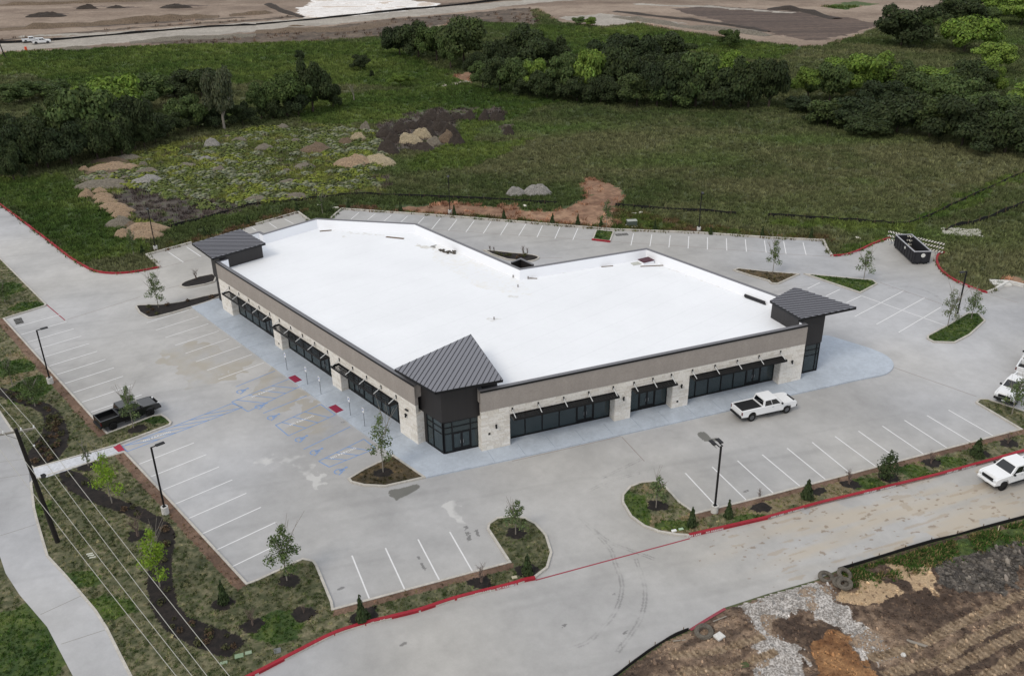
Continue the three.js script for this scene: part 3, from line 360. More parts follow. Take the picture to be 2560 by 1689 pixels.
{
  const L1 = pathLength(streetRed);
  relabel(kerbRun(streetRed, true, -1, [[-9.90,-50.90], [-1.44,-54.00]].map((q) => station(streetRed, q))), 'red fire lane kerb along the south lawn by the street');
  const sr2 = [...[[14.27,-60.09],[21.16,-62.26]], ...[[26.46,-64.27],[31.47,-65.90],[38.02,-68.09],[43.98,-70.32],[47.23,-71.56],[53.89,-74.14]]];
  relabel(kerbRun(sr2, true, -1, [[15.63,-60.37], [31.90,-66.05], [40.33,-68.86], [23.10,-62.66]].map((q) => station(sr2, q))), 'red fire lane kerb along the street strip by the white pickup');
  relabel(kerbRun(smooth([[-120.60,-188.73],[-86.27,-150.46],[-71.62,-134.06],[-64.00,-125.40],[-60.78,-122.15],[-58.03,-119.83],[-55.13,-118.93],[-52.32,-119.40],[-49.21,-121.08]], false, 3), true, -1, [58]), 'red fire lane kerb curving round the green northwest corner');
  relabel(kerbRun(smooth([[45.23,-121.48],[47.32,-121.81],[49.84,-123.40],[53.20,-126.32],[56.15,-128.32]], false, 3), true, -1, [3]), 'short red fire lane kerb left of the dumpster');
  relabel(kerbRun(smooth([[61.44,-122.45],[60.40,-121.78],[58.91,-118.96],[58.19,-115.83],[58.34,-112.80],[58.94,-110.95],[60.06,-108.78],[60.94,-107.99]], false, 3), true, -1, [14]), 'red fire lane kerb right of the dumpster');
  relabel(kerbRun([[12.18,-129.75],[14.80,-128.72]], true, 1), 'red kerb face at the small rear island');
  relabel(kerbRun([[-49.21,-121.08],[-52.85,-126.10],[-47.87,-130.84]], false, -1), 'plain kerb behind the northwest stalls'); relabel(kerbRun([...[[-28.63,-141.16],[-27.63,-145.71],[-10.01,-141.26],[0.27,-138.29]], ...[[15.73,-133.76],[28.53,-131.76],[38.25,-129.23]], ...[[45.95,-127.75],[45.37,-124.11],[45.23,-121.48]]], false, -1), 'long plain kerb behind the rear stalls');
  relabel(kerbRun([[-40.11,-138.68],[-34.72,-144.39],[-30.40,-137.64]], false, -1), 'plain kerb behind the stalls next to the west tower'); relabel(kerbRun([[60.94,-107.99],[62.51,-108.97],[65.29,-111.25]], false, -1), 'plain kerb beside the concrete inlet');
  const road = mat(0x9c4a55, 0.9, { map: grainTile }), worn = mat(0x8f8580, 0.95);
  mesh('fire_lane_line', beam([...at3([1.53,-55.23], 0.004)], [...at3([14.24,-59.95], 0.004)], 0.13, 0.006), road, lot);
  mesh('fire_lane_line', beam(at3([-59.89,-108.83], 0.004), at3([-55.46,-103.99], 0.004), 0.14, 0.006), road, lot);
  const e = smooth([[12.36,-49.84],[13.82,-50.91],[15.31,-51.95]], false, 3); mesh('fire_lane_line', strip(e, inset(e, 0.22, false), 0, 0.02, false), road, lot);
  // sealed joints in the paving
  for (const [a, b] of [[[-55.28,-104.20], [-48.56,-110.92]], [[-49.13,-121.07], [-43.59,-126.07]], [[-12.01,-135.33], [36.81,-123.60]], [[-46.03,-113.49], [-44.64,-114.54]], [[36.70,-123.18], [45.11,-121.57]], [[4.16,-122.83], [7.36,-122.49]], [[48.62,-112.00], [53.84,-104.89]], [[60.89,-107.89], [63.41,-104.94]], [[10.43,-75.35], [12.04,-71.16]], [[41.60,-88.52], [47.66,-82.01]], [[10.34,-75.45], [-0.17,-71.49]]]) mesh('joint', beam(at3(a, 0.002), at3(b, 0.002), 0.07, 0.006), worn, lot);
}
function at3(p, y) { return [p[0], y, p[1]]; }

// ---------------------------------------------------------------- painted stalls
function stripe(a, b, m = whitePaint, w = 0.12) { mesh('stall_line', beam(at3(a, 0.006), at3(b, 0.006), w, 0.004), m, lot); }
{
  const row = (a, b, n0, n1, ua, ub, len) => { for (let k = n0; k <= n1; k++) { const t = (k - n0) / (n1 - n0), p = [lerp(a[0], b[0], t), lerp(a[1], b[1], t)]; stripe(p, [p[0] + ua * len, p[1] + ub * len]); } };
  const dW = [0.7535, -0.6574];
  { const a = [-43.21,-81.53], d = [([-53.78,-93.89][0] - a[0]) / 6, ([-53.78,-93.89][1] - a[1]) / 6]; for (let k = -1 + 1; k <= 10; k++) { const p = [a[0] + d[0] * k, a[1] + d[1] * k]; stripe(p, [p[0] + dW[0] * 5.3, p[1] + dW[1] * 5.3]); } }
  { const a = [-34.84,-71.93], b = [-29.48,-65.67], d = [(b[0] - a[0]) / 3, (b[1] - a[1]) / 3]; for (let k = 0; k <= 7; k++) { const p = [a[0] + d[0] * k, a[1] + d[1] * k]; stripe(p, [p[0] + dW[0] * 5.35, p[1] + dW[1] * 5.35]); } }
  { const a = [-37.53,-94.44], b = [-33.83,-90.23], d = [(b[0] - a[0]) / 2, (b[1] - a[1]) / 2]; for (let k = -4; k <= 3; k++) { const p = [a[0] + d[0] * k, a[1] + d[1] * k]; stripe(p, [p[0] + 0.739 * 5.5, p[1] - 0.6736 * 5.5]); } }
  for (const [a, b] of [[[19.99,-65.05], [18.08,-70.08]], [[22.57,-65.96], [20.60,-71.02]], [[25.17,-66.94], [23.11,-71.95]], [[27.75,-67.80], [25.71,-72.96]], [[30.18,-68.88], [28.34,-73.91]], [[32.90,-69.74], [30.83,-74.88]], [[35.38,-70.72], [33.37,-75.78]], [[37.99,-71.68], [36.00,-76.62]], [[40.58,-72.64], [38.55,-77.62]], [[43.24,-73.59], [41.10,-78.46]], [[45.87,-74.52], [43.67,-79.43]], [[17.26,-64.13], [15.47,-69.17]], [[50.38,-82.59], [51.16,-81.03]]]) stripe(a, b);
  for (const [a, b] of [[[-11.00,-53.46], [-13.05,-58.46]], [[-8.44,-54.42], [-10.47,-59.32]], [[-5.84,-55.35], [-7.93,-60.36]], [[-3.28,-56.17], [-5.38,-61.25]]]) stripe(a, b);
  { const a = [21.36,-131.69], b = [37.54,-128.43], d = [(b[0] - a[0]) / 6, (b[1] - a[1]) / 6]; for (let k = -1; k <= 8; k++) { const p = [a[0] + d[0] * k, a[1] + d[1] * k]; stripe(p, [p[0] - 0.197 * 5.2, p[1] + 0.98 * 5.2]); } }
  for (const [a, b] of [[[-24.65,-144.08], [-25.47,-140.75]], [[-21.91,-143.25], [-22.75,-140.37]], [[-19.18,-142.59], [-20.04,-139.62]], [[-16.51,-141.93], [-17.30,-139.08]], [[-13.80,-141.17], [-14.50,-138.19]], [[-11.14,-140.52], [-12.18,-135.43]], [[-8.48,-139.82], [-9.56,-134.73]], [[-5.72,-139.18], [-6.83,-133.88]], [[-3.07,-138.54], [-4.14,-133.18]], [[-0.36,-137.91], [-1.51,-132.45]]]) stripe(a, b);
  for (const [a, b] of [[[2.40,-137.08], [1.24,-131.95]], [[5.00,-136.41], [3.98,-131.17]], [[7.71,-135.69], [6.64,-130.45]], [[10.43,-134.97], [9.29,-129.78]], [[-50.20,-127.21], [-46.74,-123.10]], [[-48.18,-129.26], [-44.82,-125.17]], [[-38.26,-139.52], [-36.53,-137.11]], [[-36.24,-141.40], [-34.32,-139.03]], [[-40.40,-137.33], [-39.47,-136.05]]]) stripe(a, b);
  for (const [a, b] of [[[40.83,-112.30], [38.62,-110.37]], [[42.70,-109.96], [40.23,-107.87]], [[44.75,-107.80], [42.13,-105.71]], [[50.64,-109.14], [41.80,-101.63]], [[52.41,-106.84], [43.63,-99.37]], [[53.32,-104.00], [45.41,-97.10]], [[44.75,-107.80], [51.69,-98.64]]]) stripe(a, b);
  // accessible stalls: blue lines, hatched aisles, symbols and white words
  const S = (a, b) => stripe(a, b, bluePaint, 0.11);
  for (const [a, b] of [[[-16.11,-77.96], [-19.96,-74.01]], [[-21.63,-84.26], [-25.40,-80.80]], [[-26.22,-89.87], [-29.65,-86.39]]]) S(a, b);
  const word = (a, b, size) => { const g = flatText('NO PARKING', size).rotateX(-Math.PI / 2), m = mesh('lettering', g, whitePaint, lot), dx = b[0] - a[0], dz = b[1] - a[1]; m.rotation.y = Math.atan2(-dz, dx); m.position.set((a[0] + b[0]) / 2, 0.012, (a[1] + b[1]) / 2); };
  const aisle = (a, b, c, d, n, w0, w1) => { S(a, b); S(b, c); S(c, d); S(d, a); for (let k = 1; k <= n; k++) { const t = k / (n + 1); S([lerp(a[0], b[0], Math.max(0, t - 0.12)), lerp(a[1], b[1], Math.max(0, t - 0.12))], [lerp(d[0], c[0], Math.min(1, t + 0.12)), lerp(d[1], c[1], Math.min(1, t + 0.12))]); } if (w0) word(w0, w1, 0.32); };
  aisle([-23.62,-78.47], [-19.83,-82.42], [-17.98,-80.27], [-21.91,-76.44], 3, [-21.99,-78.37], [-20.15,-79.96]);
  aisle([-18.16,-71.97], [-14.46,-75.65], [-13.11,-74.01], [-16.99,-70.97], 3, [-16.91,-72.38], [-15.02,-73.91]);
  aisle([-29.22,-83.19], [-24.23,-88.01], [-22.72,-86.29], [-27.04,-81.17], 4, [-27.33,-83.98], [-25.22,-85.90]);
  aisle([-37.57,-74.96], [-29.13,-82.85], [-27.81,-82.05], [-36.74,-74.09], 6, [-35.61,-75.85], [-33.79,-77.30]);
  const sym = [new THREE.RingGeometry(0.24, 0.34, 20, 1, 0.6, 4.9).translate(0, -0.1, 0), new THREE.CircleGeometry(0.11, 12).translate(-0.08, 0.62, 0), new THREE.PlaneGeometry(0.11, 0.5).translate(-0.06, 0.28, 0), new THREE.PlaneGeometry(0.34, 0.1).translate(0.1, 0.03, 0), new THREE.PlaneGeometry(0.1, 0.34).rotateZ(0.35).translate(0.33, -0.16, 0), new THREE.PlaneGeometry(0.28, 0.09).translate(0.08, 0.3, 0)];
  const SYM = merge(sym).rotateX(-Math.PI / 2).scale(1.25, 1, 1.25);
  for (const c of [[-20.63,-75.82], [-18.75,-73.52], [-15.94,-70.30], [-24.28,-79.99], [-26.06,-82.21], [-28.79,-85.43]]) { const m = mesh('accessible_symbol', SYM, bluePaint, lot); m.rotation.y = L.turn; m.position.set(c[0], 0.011, c[1]); }
}

// ---------------------------------------------------------------- the retail building
const store = thing('retail_building', 'low white-roofed retail building with two angled fronts and dark corner towers', 'building');
const fbox = (F, s0, s1, h0, h1, n0, n1) => {
  const w = s1 - s0, h = h1 - h0, d = n1 - n0, g = new THREE.BoxGeometry(w, h, d), uv = g.attributes.uv, dims = [[d, h], [d, h], [w, d], [w, d], [w, h], [w, h]];
  for (let i = 0; i < uv.count; i++) { const [a, b] = dims[i >> 2]; uv.setXY(i, uv.getX(i) * a + s0, uv.getY(i) * b + h0); }
  const c = F.at((s0 + s1) / 2, (n0 + n1) / 2); return g.rotateY(F.turn).translate(c[0], (h0 + h1) / 2, c[1]);
};
const stuccoMap = tile(512, (u, v, c) => { const n = 240 + 4 * vn(u * 7, v * 7) + 6 * vn(u * 33, v * 33) + 12 * vn(u * 160, v * 160); c[0] = n; c[1] = n * 0.995; c[2] = n * 0.99; }, 5);
const stucco = mat(0xa8a19b, 0.95, { map: stuccoMap }), panel = mat(0x2c2a2b, 0.55, { map: stuccoMap }), coping = mat(0x707074, 0.5, { metalness: 0.2 }), blackMetal = mat(0x121316, 0.45, { metalness: 0.3 }), steel = mat(0x9a9ca0, 0.4, { metalness: 0.6 }), mortar = mat(0xd8d4cc, 0.95, { map: stuccoMap });
const glass = new THREE.MeshPhysicalMaterial({ color: 0x7d9298, roughness: 0.04, transmission: 0.85, thickness: 0, ior: 1.52 });
const drywall = mat(0x8d8f90, 0.95), membrane0 = mat(0xf2f4f8, 0.6);
const stoneTones = [0xf2efe8, 0xf5f2ec, 0xebe7df, 0xf3f0ea, 0xe6e1d8].map((h) => mat(h, 0.95, { map: stuccoMap }));
const unit = new THREE.BoxGeometry(1, 1, 1), sr = rng(5);
const looseStone = []; let singles = 0;
function stone(F, s0, s1, h0, h1, n, single) {                 // coursed limestone blocks standing proud of a mortared wall
  let h = h0;
  while (h < h1 - 0.06) {
    let ch = [0.2, 0.28, 0.15][Math.floor(sr() * 3)]; if (h + ch > h1 - 0.1) ch = h1 - h;
    let s = s0;
    while (s < s1 - 0.02) {
      let w = 0.3 + sr() * 0.55; if (s + w > s1 - 0.18) w = s1 - s;
      const p = 0.018 + sr() * 0.022, c = F.at(s + w / 2, n + p / 2 - 0.02), m = stoneTones[Math.floor(sr() * 5)];
      if (single && singles < 290) { singles++; const k = mesh('stone_block', unit, m, store); k.scale.set(w - 0.016, ch - 0.016, p + 0.04); k.rotation.y = F.turn; k.position.set(c[0], h + ch / 2, c[1]); }
      else { const g = new THREE.BoxGeometry(w - 0.016, ch - 0.016, p + 0.04).rotateY(F.turn).translate(c[0], h + ch / 2, c[1]); (looseStone[stoneTones.indexOf(m)] ??= []).push(g); }
      s += w;
    }
    h += ch;
  }
}
const sideOf = (F, s, n, dir) => { const a = -F.turn * 180 / Math.PI; return FRAME(F.at(s, n), a + dir * 90); };
const B0 = 0.15, HEAD = 3.5, BAND = 4.4, TOP = 6.55;
function storefront(F, s0, s1, n, cols, door, rows, top) {
  const parts = [fbox(F, s0, s1, B0, B0 + 0.16, n - 0.06, n + 0.06), fbox(F, s0, s1, top - 0.1, top, n - 0.06, n + 0.06)];
  for (const c of cols) parts.push(fbox(F, c - 0.045, c + 0.045, B0 + 0.16, top - 0.1, n - 0.07, n + 0.07));
  for (const r of rows) for (let i = 0; i + 1 < cols.length; i++) parts.push(fbox(F, cols[i] + 0.045, cols[i + 1] - 0.045, r - 0.04, r + 0.04, n - 0.055, n + 0.055));
  const f = mesh('storefront', merge(parts), blackMetal, store), hs = [B0 + 0.16, ...rows, top - 0.1];
  for (let i = 0; i + 1 < cols.length; i++) for (let k = 0; k + 1 < hs.length; k++) {
    if (i === door && k === 0) continue;
    mesh('pane', fbox(F, cols[i] + 0.045, cols[i + 1] - 0.045, hs[k] + (k ? 0.04 : 0), hs[k + 1] - (k + 2 < hs.length ? 0.04 : 0), n - 0.006, n + 0.006), glass, f);
  }
  if (door >= 0) { const a = cols[door] + 0.045, b = cols[door + 1] - 0.045, m = (a + b) / 2, dh = rows.length ? rows[0] - 0.04 : top - 0.1;
    for (const [x0, x1, hx] of [[a, m - 0.006, m - 0.14], [m + 0.006, b, m + 0.14]]) {
      const d = mesh('door', merge([fbox(F, x0, x0 + 0.1, B0 + 0.17, dh, n - 0.03, n + 0.03), fbox(F, x1 - 0.1, x1, B0 + 0.17, dh, n - 0.03, n + 0.03), fbox(F, x0 + 0.1, x1 - 0.1, B0 + 0.17, B0 + 0.42, n - 0.03, n + 0.03), fbox(F, x0 + 0.1, x1 - 0.1, dh - 0.12, dh, n - 0.03, n + 0.03)]), blackMetal, store);
      mesh('pane', fbox(F, x0 + 0.1, x1 - 0.1, B0 + 0.42, dh - 0.12, n - 0.005, n + 0.005), glass, d);
      mesh('handle', fbox(F, hx - 0.02, hx + 0.02, 1.0, 1.35, n + 0.03, n + 0.09), steel, d);
    } }
}
const rodMat = mat(0xc9cbcc, 0.5);
const slatGeo = new THREE.BoxGeometry(0.22, 0.05, 0.86);
function canopy(F, s0, s1) {
  const y0 = 3.36, y1 = 3.56, c = mesh('canopy', merge([fbox(F, s0, s1, y0, y1, 0.06, 0.12), fbox(F, s0, s1, y0, y1, 0.98, 1.04), fbox(F, s0, s0 + 0.06, y0, y1, 0.12, 0.98), fbox(F, s1 - 0.06, s1, y0, y1, 0.12, 0.98)]), blackMetal, store);
  const n = Math.round((s1 - s0) / 0.3);
  for (let k = 1; k < n; k++) { const p = F.at(lerp(s0, s1, k / n), 0.55), m = mesh('slat', slatGeo, blackMetal, c); m.rotation.set(0, F.turn, 0); m.rotateZ(0.3); m.position.set(p[0], 3.47, p[1]); }
  const r = Math.max(2, Math.round((s1 - s0 - 0.4) / 2.6));
  for (let k = 0; k <= r; k++) { const s = lerp(s0 + 0.22, s1 - 0.22, k / r), a = F.at(s, 0.05), b = F.at(s, 0.98); mesh('hanger_rod', rod([a[0], 4.0, a[1]], [b[0], 3.6, b[1]], 0.045), rodMat, c); mesh('bracket', fbox(F, s - 0.06, s + 0.06, 3.86, 4.22, 0.03, 0.1), blackMetal, c); }
}
const lampGeo = merge([new THREE.CylinderGeometry(0.07, 0.09, 0.34, 10), new THREE.CylinderGeometry(0.1, 0.1, 0.05, 10).translate(0, 0.19, 0), box(0.1, 0.12, 0.16, 0, 0, -0.1)]);
function front(F, len, depth, piers, bays) {
  for (const [a, b, single] of piers) {
    mesh('pier', fbox(F, a + 0.02, b - 0.02, B0, HEAD, -depth - 0.3, -0.02), mortar, store);
    stone(F, a, b, B0, HEAD, 0, single);
    const sl = sideOf(F, a, -depth, 1), srt = sideOf(F, b, 0, -1);    // the two returns into the recess
    stone(sl, 0, depth, B0, HEAD, 0.0, single); stone(srt, 0, depth, B0, HEAD, 0.0, single);
  }
  mesh('lintel', fbox(F, 0.02, len - 0.02, HEAD + 0.1, BAND, -0.3, -0.02), mortar, store); stone(F, 0, len, HEAD, BAND - 0.004, 0, false);
  mesh('soffit', fbox(F, 0.02, len - 0.02, HEAD, HEAD + 0.1, -depth - 0.3, -0.025), mortar, store);
  mesh('parapet_band', fbox(F, 0, len, BAND, TOP, -0.3, 0.05), stucco, store);
  mesh('coping', fbox(F, -0.02, len + 0.02, TOP, TOP + 0.06, -0.36, 0.08), coping, store);
  mesh('drip_edge', fbox(F, -0.02, len + 0.02, TOP - 0.12, TOP + 0.066, 0.082, 0.12), blackMetal, store);
  for (const [a, b, cols, door] of bays) { storefront(F, a, b, -depth, cols, door, [], HEAD); canopy(F, a + 0.03, b - 0.06); }
}
front(L, 42.06, 0.88, [[0, 2.78], [13.72, 15.45], [26.5, 28.3], [39.17, 42.06, true]], [
  [2.78, 13.72, [2.83, 4.6, 6.4, 8.2, 10.0, 11.9, 13.67], 4], [15.45, 26.5, [15.5, 17.2, 18.95, 20.7, 22.6, 24.5, 26.45], 4], [28.3, 39.17, [28.35, 29.48, 31.36, 33.05, 34.59, 36.1, 37.6, 39.12], 1]]);
front(R, 36, 1.03, [[0, 2.84, true], [13.87, 15.6], [20.3, 22.16], [33.2, 36]], [
  [2.84, 13.87, [2.89, 4.79, 6.58, 8.38, 10.22, 12.07, 13.82], 4], [15.6, 20.3, [15.65, 17.1, 18.9, 20.25], 1], [22.16, 33.2, [22.21, 23.62, 25.13, 26.68, 28.18, 29.73, 31.5, 33.15], 5]]);
for (const [F, s, h] of [[R, 1.43, 2.6], [R, 14.73, 2.6], [R, 21.22, 2.6], [R, 34.5, 2.6], [L, 40.5, 2.7], [L, 1.3, 2.7], [L, 14.6, 2.7], [L, 27.4, 2.7]]) { const m = mesh('wall_lamp', lampGeo, blackMetal, store), p = F.at(s, 0.2); m.rotation.y = F.turn; m.position.set(p[0], h, p[1]); }
for (const [F, s, h] of [[R, 0.77, 1.9], [R, 20.94, 0.85], [L, 14.74, 0.75]]) mesh('hose_bib_box', fbox(F, s - 0.1, s + 0.1, h - 0.1, h + 0.1, 0.02, 0.06), blackMetal, store);
mesh('camera_bracket', fbox(L, 40.4, 40.85, 3.3, 3.4, 0.02, 0.2), blackMetal, store);
looseStone.forEach((l, i) => l && stuff(mesh('stone_veneer', merge(l), stoneTones[i], store)));

// outer walls, parapet and roof
const rear = { a: [-33.54,-117.14], b: [-32.77,-116.25], c: [-26.90,-122.15], d: [-12.80,-119.35], e: [1.13,-102.54], f: [17.08,-108.71], g: [29.50,-93.46] };
const OUT = [L.at(0, 0), L.at(42.06, 0), L.at(42.06, -1.15), L.at(44.6, -1.15), R.at(0, -1.25), R.at(0, 0), R.at(36, 0), R.at(36, -1.3), R.at(38.7, -1.3), rear.g, rear.f, rear.e, rear.d, rear.c, rear.b, rear.a, L.at(-6.2, -6.9), L.at(-2.9, -6.9), L.at(-2.9, -1.15), L.at(0, -1.15)];
const IN = inset(OUT, 0.3);
mesh('parapet', strip(OUT, IN, 5.2, TOP - 0.01), stucco, store);
mesh('rear_wall', strip(OUT.slice(8), IN.slice(8), B0, 5.2, false), stucco, store);
mesh('coping', strip(inset(OUT, -0.04), inset(OUT, 0.36), TOP - 0.008, TOP + 0.052), coping, store);
mesh('parapet_liner', strip(inset(OUT, 0.302), inset(OUT, 0.34), 5.2, TOP - 0.02), membrane0, store);
const ROOFMAP = new Raster(-42, 42, -128, -68, 1024, 736);
{
  const mark = (pts, w, v) => ROOFMAP.line(pts, w, v);
  mark([[-10.06,-114.08],[-8.11,-112.09],[-6.89,-110.34]], 1.2, 1); mark([[-12.47,-114.62],[-9.99,-113.04]], 0.8, 2); mark([[-4.95,-110.26],[-1.85,-106.32],[0.98,-103.12]], 0.9, 2); mark([[-26.28,-120.99],[-21.66,-119.66],[-17.15,-118.51]], 0.6, 2); mark([[3.01,-103.29],[7.99,-105.41]], 0.7, 2); mark([[18.00,-106.59],[24.44,-99.41]], 0.7, 2);
  for (const [x, z] of [[0.89,-100.18], [-0.15,-99.51], [-3.82,-105.88], [-2.07,-103.49], [-22.56,-118.43], [-1.97,-90.99], [0.16,-97.17]]) ROOFMAP.blob(x, z, 0.7, 0.4, 2);
  ROOFMAP.poly([[-9.85,-114.81],[-4.95,-110.26],[1.06,-102.12],[2.37,-97.32],[-3.67,-99.88],[-9.97,-109.08]], 3);
}
const roofTex = ROOFMAP.texture((x, z, c) => {
  const k = ROOFMAP.at(x + 0.3 * vn(x * 2, z * 2), z + 0.3 * vn(x * 2 + 7, z * 2)), n = fbm(x * 0.25, z * 0.25, 3), f = fbm(x * 3, z * 3, 2);
  const s = x * L.u[0] + z * L.u[1], seam = Math.abs(((s / 3.05) % 1 + 1) % 1 - 0.5) > 0.488 ? -7 : 0, t = 236 + n * 5 + f * 2 + seam;
  c[0] = t - 2; c[1] = t + 1; c[2] = t + 5;
  if (k === 1) { const d = clamp(0.6 + f * 1.4, 0, 1); c[0] -= d * 130; c[1] -= d * 136; c[2] -= d * 146; }
  if (k === 2) { const d = clamp(0.2 + f * 0.9 + n * 0.6, 0, 1); c[0] -= d * 40; c[1] -= d * 46; c[2] -= d * 58; }
  if (k === 3) { const d = clamp(0.1 + f * 0.5 + n * 0.5, 0, 0.6); c[0] -= d * 14; c[1] -= d * 20; c[2] -= d * 32; }
});
const membrane = new THREE.MeshStandardMaterial({ map: roofTex, roughness: 0.6 });
mesh('flat_roof', slab(inset(OUT, 0.303), 5.0, 5.25, ROOFMAP.uv()), membrane, store);
mesh('interior_wall', strip([L.at(0, -7.5), L.at(30, -7.5), R.at(8, -9), R.at(37.5, -9)], [L.at(0, -7.7), L.at(30, -7.7), R.at(8, -9.2), R.at(37.5, -9.2)], B0, 5.0, false), drywall, store);
{ const p = [[0.15,-105.42], [1.23,-106.48], [2.63,-104.56]], q = [p[0], p[1], p[2], [rear.e[0], rear.e[1] - 0.1]]; mesh('service_shaft', strip(p, inset(p, -0.2, false), B0, 6.2, false), panel, store); mesh('coping', strip(inset(p, 0.05, false), inset(p, -0.26, false), 6.2, 6.25, false), coping, store); void q; }

// corner towers: a dark body under a thin standing-seam roof that sails past it
const seamPan = new THREE.MeshPhysicalMaterial({ color: 0x6c6d75, roughness: 0.38, clearcoat: 0.7, clearcoatRoughness: 0.25 }), seamRib = mat(0x36363c, 0.5, { metalness: 0.2 });  // rib colour darkened to stand in for shade along the seams
function tower(corners, ys, insets, ribGap, ribW = 0.06) {
  const n = 4, body = inset(corners, insets), low = Math.min(...ys) - 0.24;
  mesh('tower_body', slab(body, HEAD + 0.05, low + 0.02), panel, store);
  const P = [], q = (...v) => { for (const i of [0, 1, 2, 0, 2, 3]) P.push(...v[i]); }, up = area(corners) < 0, T = corners.map((c, i) => [c[0], ys[i], c[1]]), U = corners.map((c, i) => [c[0], ys[i] - 0.22, c[1]]);
  const o = up ? [0, 1, 2, 3] : [3, 2, 1, 0]; q(...o.map((i) => T[i])); q(...o.slice().reverse().map((i) => U[i])); for (let i = 0; i < n; i++) { const a = o[i], b = o[(i + 1) % n]; q(U[a], U[b], T[b], T[a]); }
  const g = new THREE.BufferGeometry(); g.setAttribute('position', new THREE.Float32BufferAttribute(P, 3)); g.setAttribute('uv', new THREE.Float32BufferAttribute(P.filter((_, i) => i % 3 !== 1), 2)); g.computeVertexNormals();
  const r = mesh('tower_roof', g, seamPan, store);
  mesh('fascia', merge(o.map((i, k) => { const j = o[(k + 1) % n]; return beam([T[i][0], T[i][1] - 0.13, T[i][2]], [T[j][0], T[j][1] - 0.13, T[j][2]], 0.07, 0.24); })), blackMetal, r);
  // ribs run parallel to the line from the outer corner to the inner one
  const d = [corners[2][0] - corners[0][0], corners[2][1] - corners[0][1]], l = Math.hypot(...d), u = [d[0] / l, d[1] / l], m = [-u[1], u[0]], off = (c) => (c[0] - corners[0][0]) * m[0] + (c[1] - corners[0][1]) * m[1];
  const os = corners.map(off), lo = Math.min(...os), hi = Math.max(...os);
  for (let k = Math.ceil((lo + 0.1) / ribGap); k * ribGap < hi - 0.1; k++) {
    const hit = [];
    for (let i = 0; i < 4; i++) { const a = os[i], b = os[(i + 1) % 4], t = (k * ribGap - a) / (b - a); if (t >= 0 && t < 1) { const A = T[i], B = T[(i + 1) % 4]; hit.push([lerp(A[0], B[0], t), lerp(A[1], B[1], t) + 0.02, lerp(A[2], B[2], t)]); } }
    if (hit.length === 2 && Math.hypot(hit[0][0] - hit[1][0], hit[0][2] - hit[1][2]) > 0.2) mesh('seam', beam(hit[0], hit[1], ribW, 0.045), seamRib, r);
  }
  return body;
}
// outer corner first, then round the roof
tower([[-6.92,-71.57], [-0.90,-73.70], [-4.09,-82.25], [-11.00,-76.08]], [7.4, 7.4, 7.85, 7.4], [0.82, 0.25, 0.25, 0.95], 0.46);
tower([[36.45,-88.62], [29.89,-86.02], [27.87,-90.65], [31.53,-94.17]].reverse().map((_, i, a) => a[[3, 2, 1, 0][i]]), [7.25, 7.25, 7.25, 7.25], [0.6, 0.2, 0.2, 3.0], 0.47, 0.13);
tower([[-40.62,-111.07], [-36.53,-105.75], [-31.21,-110.74], [-35.58,-115.57]], [7.25, 7.25, 7.25, 7.5], [1.0, 0.45, 0.3, 3.2], 0.47, 0.13);
{
  // glazed foot of the corner tower and of the east tower, dark wall at the foot of the west tower
  const tl = FRAME(TC, 49.5), tr = FRAME(TC, -21);
  storefront(tl, -2.55, 0, 0, [-2.5, -1.55, -0.08], -1, [2.25, 2.9], HEAD + 0.05); mesh('tower_wall', fbox(tl, -3.6, -2.56, B0, HEAD + 0.05, -0.3, 0.02), panel, store);
  storefront(tr, 0.02, 3.45, 0, [0.08, 0.85, 2.65, 3.4], 1, [2.25, 2.9], HEAD + 0.05);
  const re = FRAME(R.at(36.02, -1.05), -21); storefront(re, 0, 2.85, 0, [0.05, 0.95, 2.45, 2.8], -1, [2.2, 2.85], HEAD + 0.05);
  const ec = R.at(38.86, -1.14), el = Math.hypot(ec[0] - rear.g[0], ec[1] - rear.g[1]), ed = Math.atan2(ec[1] - rear.g[1], ec[0] - rear.g[0]) * 180 / Math.PI; 
  const ef = FRAME(ec, ed + 180); storefront(ef, 0.05, el - 0.2, 0, [0.1, 1.7, 3.3, el - 0.25], -1, [2.2, 2.85], HEAD + 0.05);
  mesh('tower_wall', fbox(L, -3.1, 0.02, B0, HEAD + 0.1, -1.2, -0.9), panel, store);
}
{ const h = mesh('roof_hatch', merge([box(1.5, 0.35, 1.2, 0, 0.17, 0)]), membrane0, store), p = [16.82,-107.07]; h.position.set(p[0], 5.25, p[1]); h.rotation.y = 0.5; const lid = mesh('lid', rbox(1.62, 0.12, 1.3, 0.04, 0, 0.4, 0), mat(0x4a2230, 0.6), h); void lid; }
{ const p = [15.55,-106.79], h = mesh('roof_vent_pad', box(1.1, 0.06, 0.8), mat(0xb9bbb4, 0.9), store); h.position.set(p[0], 5.285, p[1]); h.rotation.y = 0.4; }
for (const [x, z] of [[-19.64,-120.44], [11.39,-106.24], [2.05,-102.46], [0.24,-102.97], [-1.93,-91.14], [0.79,-100.05]]) { const v = mesh('vent_pipe', new THREE.CylinderGeometry(0.07, 0.07, 0.32, 8), mat(0x8a8684, 0.7), store); v.position.set(x, 5.25 + 0.16, z); }
anchor(store, 4, 0, -96);

